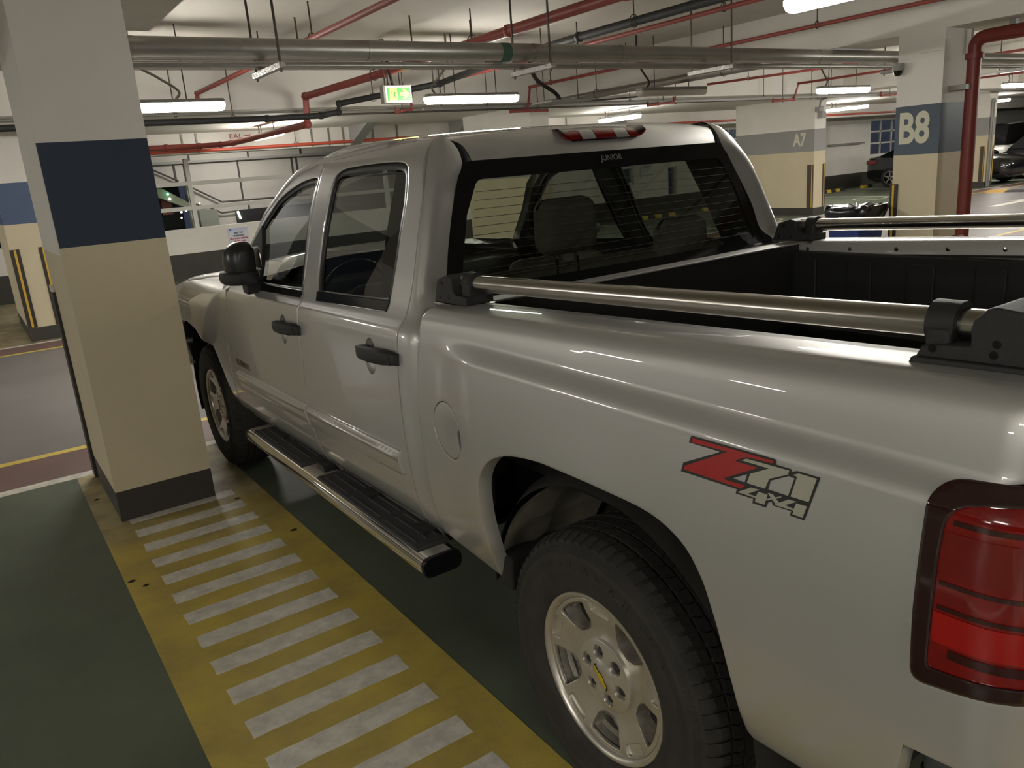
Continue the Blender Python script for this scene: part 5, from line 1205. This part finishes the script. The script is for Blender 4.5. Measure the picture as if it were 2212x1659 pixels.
# ------------------------------------------------------------------ bin beside B8
bn = thing('wheeled_bin', (6.35, 3.93, 0), 'blue wheeled bin lined with a black bag standing beside the B8 pillar', 'bin')
bx0, bx1, by0, by1 = 6.10, 6.60, 3.72, 4.14
bm_ = MB(); n = 4
bot = [(bx0+.06, by0+.05), (bx1-.06, by0+.05), (bx1-.06, by1-.05), (bx0+.06, by1-.05)]; top_ = [(bx0, by0), (bx1, by0), (bx1, by1), (bx0, by1)]
bm_.add([(a, b, .05) for a, b in bot]+[(a, b, .90) for a, b in top_], [(0,1,2,3)[::-1], (4,5,6,7)]+[(i, (i+1) % 4, 4+(i+1) % 4, 4+i) for i in range(4)])
bm_.build('bin_body', mat('blue_bin_plastic', (.015, .035, .16), .4), bn, bevel=.03, seg=3)
rnd = random.Random(3); rows = []
for j, (z, e) in enumerate([(.78, .015), (.86, .045), (.93, .06), (.965, .05), (.975, .0), (.94, -.10)]):
    rr = []
    for k in range(40):
        t = 2*PI*k/40; c, s_ = math.cos(t), math.sin(t); q = .30
        x = 6.35+(.245+e)*math.copysign(abs(c)**.45, c); y = 3.93+(.205+e)*math.copysign(abs(s_)**.45, s_)
        rr.append((x+rnd.uniform(-.018, .018), y+rnd.uniform(-.018, .018), z+rnd.uniform(-.02, .02)))
    rows.append(rr)
vs = [p for r_ in rows for p in r_]; fs = [(i*40+k, i*40+(k+1) % 40, (i+1)*40+(k+1) % 40, (i+1)*40+k) for i in range(5) for k in range(40)]+[tuple(range(200, 240))]
MB().add(vs, fs).build('bin_bag', mat('black_bin_bag', (.012, .012, .016), .22), bn, smooth=True, ang=70)
for q in (bx0+.05, bx1-.09): MB().lathe([(q, 0), (q, .09), (q+.04, .09), (q+.04, 0)], (0, by1-.06, .09), 'x', 16).build('wheel', M['rubber'], bn)

# ------------------------------------------------------------------ parked cars in the distance
def car(name, label, loc, rz, paintm, length, width, prof, glassprof, lamp_red=False, white=False):
    """local: nose towards -y, x across"""
    t = thing(name, loc, label, 'car', rz=rz)
    n = len(prof); hw = width/2
    # body: lofted cross-sections along y
    rows = []
    for (y, zb, zt, wsc) in prof:
        w_ = hw*wsc
        rows.append([(-w_*.93, y, zb), (-w_, y, zb+.12), (-w_, y, zb+(zt-zb)*.62), (-w_*.95, y, zt-.04), (-w_*.80, y, zt), (0, y, zt+.025), (w_*.80, y, zt), (w_*.95, y, zt-.04), (w_, y, zb+(zt-zb)*.62), (w_, y, zb+.12), (w_*.93, y, zb)])
    k = 11; vs = [p for r_ in rows for p in r_]; fs = [(i*k+j, i*k+j+1, (i+1)*k+j+1, (i+1)*k+j) for i in range(n-1) for j in range(k-1)]+[(i*k+k-1, i*k, (i+1)*k, (i+1)*k+k-1) for i in range(n-1)]+[tuple(range(k)), tuple(range((n-1)*k, n*k))]
    b_ = MB().add(vs, fs).build('body', paintm, t, smooth=True, ang=50)
    rows = []
    for (y, z, wsc) in glassprof: rows.append([(-hw*wsc, y, z), (hw*wsc, y, z)])
    # greenhouse
    g = glassprof; gm = len(g); gv = []; gf = []
    zb = prof[len(prof)//2][2]-.06
    for (y, z, wsc) in g: gv += [(-hw*.94, y, zb), (-hw*wsc, y, z), (hw*wsc, y, z), (hw*.94, y, zb)]
    for i in range(gm-1):
        for j in range(3): gf.append((i*4+j, i*4+j+1, (i+1)*4+j+1, (i+1)*4+j))
    gf += [(0,1,2,3), tuple(range((gm-1)*4, gm*4))]
    MB().add(gv, gf).build('windows', M['gloss_black'], t, smooth=True, ang=40)
    rv = []; rf = []
    top = [q for q in g if q[1] > max(p[1] for p in g)-.12]
    for (y, z, wsc) in top: rv += [(-hw*wsc*1.02, y, z-.01), (-hw*wsc*.9, y, z+.03), (hw*wsc*.9, y, z+.03), (hw*wsc*1.02, y, z-.01)]
    for i in range(len(top)-1):
        for j in range(3): rf.append((i*4+j, i*4+j+1, (i+1)*4+j+1, (i+1)*4+j))
    MB().add(rv, rf).build('roof', paintm, t, smooth=True)
    for yw in (length*.19, length*.80):
        for s_ in (-1, 1):
            wv = MB().lathe([(-.10, .20), (-.115, .30), (-.10, .325), (.10, .325), (.10, .2)], (s_*(hw-.09), yw, .325), 'x', 28).build('wheel', M['rubber'], t, smooth=True)
            sp = MB(); xo = s_*(hw+.015)
            sp.lathe([(xo-.01, .205), (xo, .225), (xo+.0, .205), (xo-.02, .19)], (0, yw, .325), 'x', 28)
            for q in range(5):
                a = 2*PI*q/5+.3; c, s2 = math.cos(a), math.sin(a)
                sp.add([(xo, yw+c*.03-s2*.028, .325+s2*.03+c*.028), (xo, yw+c*.03+s2*.028, .325+s2*.03-c*.028), (xo, yw+c*.21+s2*.018, .325+s2*.21-c*.018), (xo, yw+c*.21-s2*.018, .325+s2*.21+c*.018)], [(0, 1, 2, 3)])
            sp.build('rim', M['alloy'], wv)
    for ch in t.children: ch.matrix_parent_inverse = Matrix.Identity(4)
    return t, b_
car_black = mat('black_car_paint', (.008, .008, .010), .15, 0, 1.0)
car_white = mat('white_car_paint', (.60, .58, .54), .3, 0, 1.0)
sedan = [(0,.30,.62,.78),(.12,.20,.74,.93),(.5,.18,.82,1.0),(1.2,.18,.92,1.0),(2.4,.18,.96,1.0),(3.6,.18,1.0,1.0),(4.3,.20,1.04,.98),(4.62,.24,1.02,.92),(4.72,.34,.90,.84)]
sgl = [(1.15,.95,.86),(2.0,1.38,.70),(2.9,1.44,.68),(3.5,1.36,.70),(4.25,1.05,.82)]
# dark saloon parked tail to the wall beyond B8
t, b_ = car('car', 'black sedan tail showing left of the B8 pillar by the barred window', (25.1, 10.25, 0), 0, car_black, 4.72, 1.82, sedan, sgl)
MB().box((-.92, 4.3, .78), (-.86, 4.66, .93)).build('tail_lamp', M['lens_red'], t, bevel=.02).matrix_parent_inverse = Matrix.Identity(4)
# black saloon facing -x at the right edge
t, b_ = car('car', 'black sedan front with chrome star grille at the right edge', (26.9, 11.29, 0), -PI/2, car_black, 4.72, 1.82, sedan, sgl)
def loc_part(mb, nm, m_, **k):
    o = mb.build(nm, m_, t, **k); o.matrix_parent_inverse = Matrix.Identity(4); return o
for s_ in (-1, 1):
    xa, xb = sorted((s_*.52, s_*.88)); loc_part(MB().prism([(xa,.56),(xb,.60),(xb,.74),(xa,.68)], lambda a, b, d_: (a, d_+(.12 if abs(a) > .7 else .0), b), -.02, .10), 'headlamp', M['lens_clear'], bevel=.02)
    for q in range(3): loc_part(MB().lathe([(-.03, 0), (-.028, .025), (.0, .03)], (s_*(.58+.1*q), .0+.03*q, .64), 'y', 10), 'lamp_bulb', M.setdefault('chrome_lit', mat('lamp_reflector_chrome', (.9, .9, .92), .1, 1.0)), smooth=True)
loc_part(MB().prism([(-.45,.42),(.45,.42),(.42,.70),(-.42,.70)], lambda a, b, d_: (a, d_, b), -.03, .05), 'grille', M['gloss_black'], bevel=.02)
for z in (.56, .61): loc_part(MB().box((-.42, -.045, z-.012), (.42, -.03, z+.012)), 'grille_bar', M['chrome'])
st = MB(); st.lathe([(-.06, .085), (-.05, .10), (-.04, .085)], (0, 0, .58), 'y', 24, closed=True)
for q in range(3):
    a = PI/2+2*PI*q/3; st.add([(0.0+.016*math.sin(a), -.055, .58-.016*math.cos(a)), (-.016*math.sin(a), -.055, .58+.016*math.cos(a)), (.088*math.cos(a), -.055, .58+.088*math.sin(a))], [(0, 1, 2)])
loc_part(st, 'star_emblem', M['chrome'])
loc_part(MB().box((-.26, -.06, .38), (.26, -.04, .49)), 'number_plate', E_['white'])
loc_part(MB().tube([(-.85, .12, .27), (-.5, -.02, .24), (.5, -.02, .24), (.85, .12, .27)], .012, 8), 'bumper_trim', M['chrome'])
# white off-roader seen from behind, beyond the black car
suv = [(0,.40,.95,.9),(.2,.28,1.05,.98),(1.1,.28,1.12,1.0),(2.4,.28,1.14,1.0),(3.8,.28,1.14,1.0),(4.5,.30,1.10,.97),(4.62,.45,1.0,.9)]
vgl = [(.95,1.12,.88),(1.7,1.72,.76),(3.0,1.80,.75),(4.2,1.76,.76),(4.58,1.12,.86)]
t, b_ = car('car', 'white off-roader with a tall red tail lamp behind the black sedan at the right edge', (33.62, 13.45, 0), PI/2, car_white, 4.62, 1.9, suv, vgl)

MB().prism([(.78,.98),(.93,.98),(.94,1.35),(.78,1.62)], lambda a, b, d_: (a, d_, b), 4.3, 4.66).build('tail_lamp', M['lens_red'], t, bevel=.02).matrix_parent_inverse = Matrix.Identity(4)
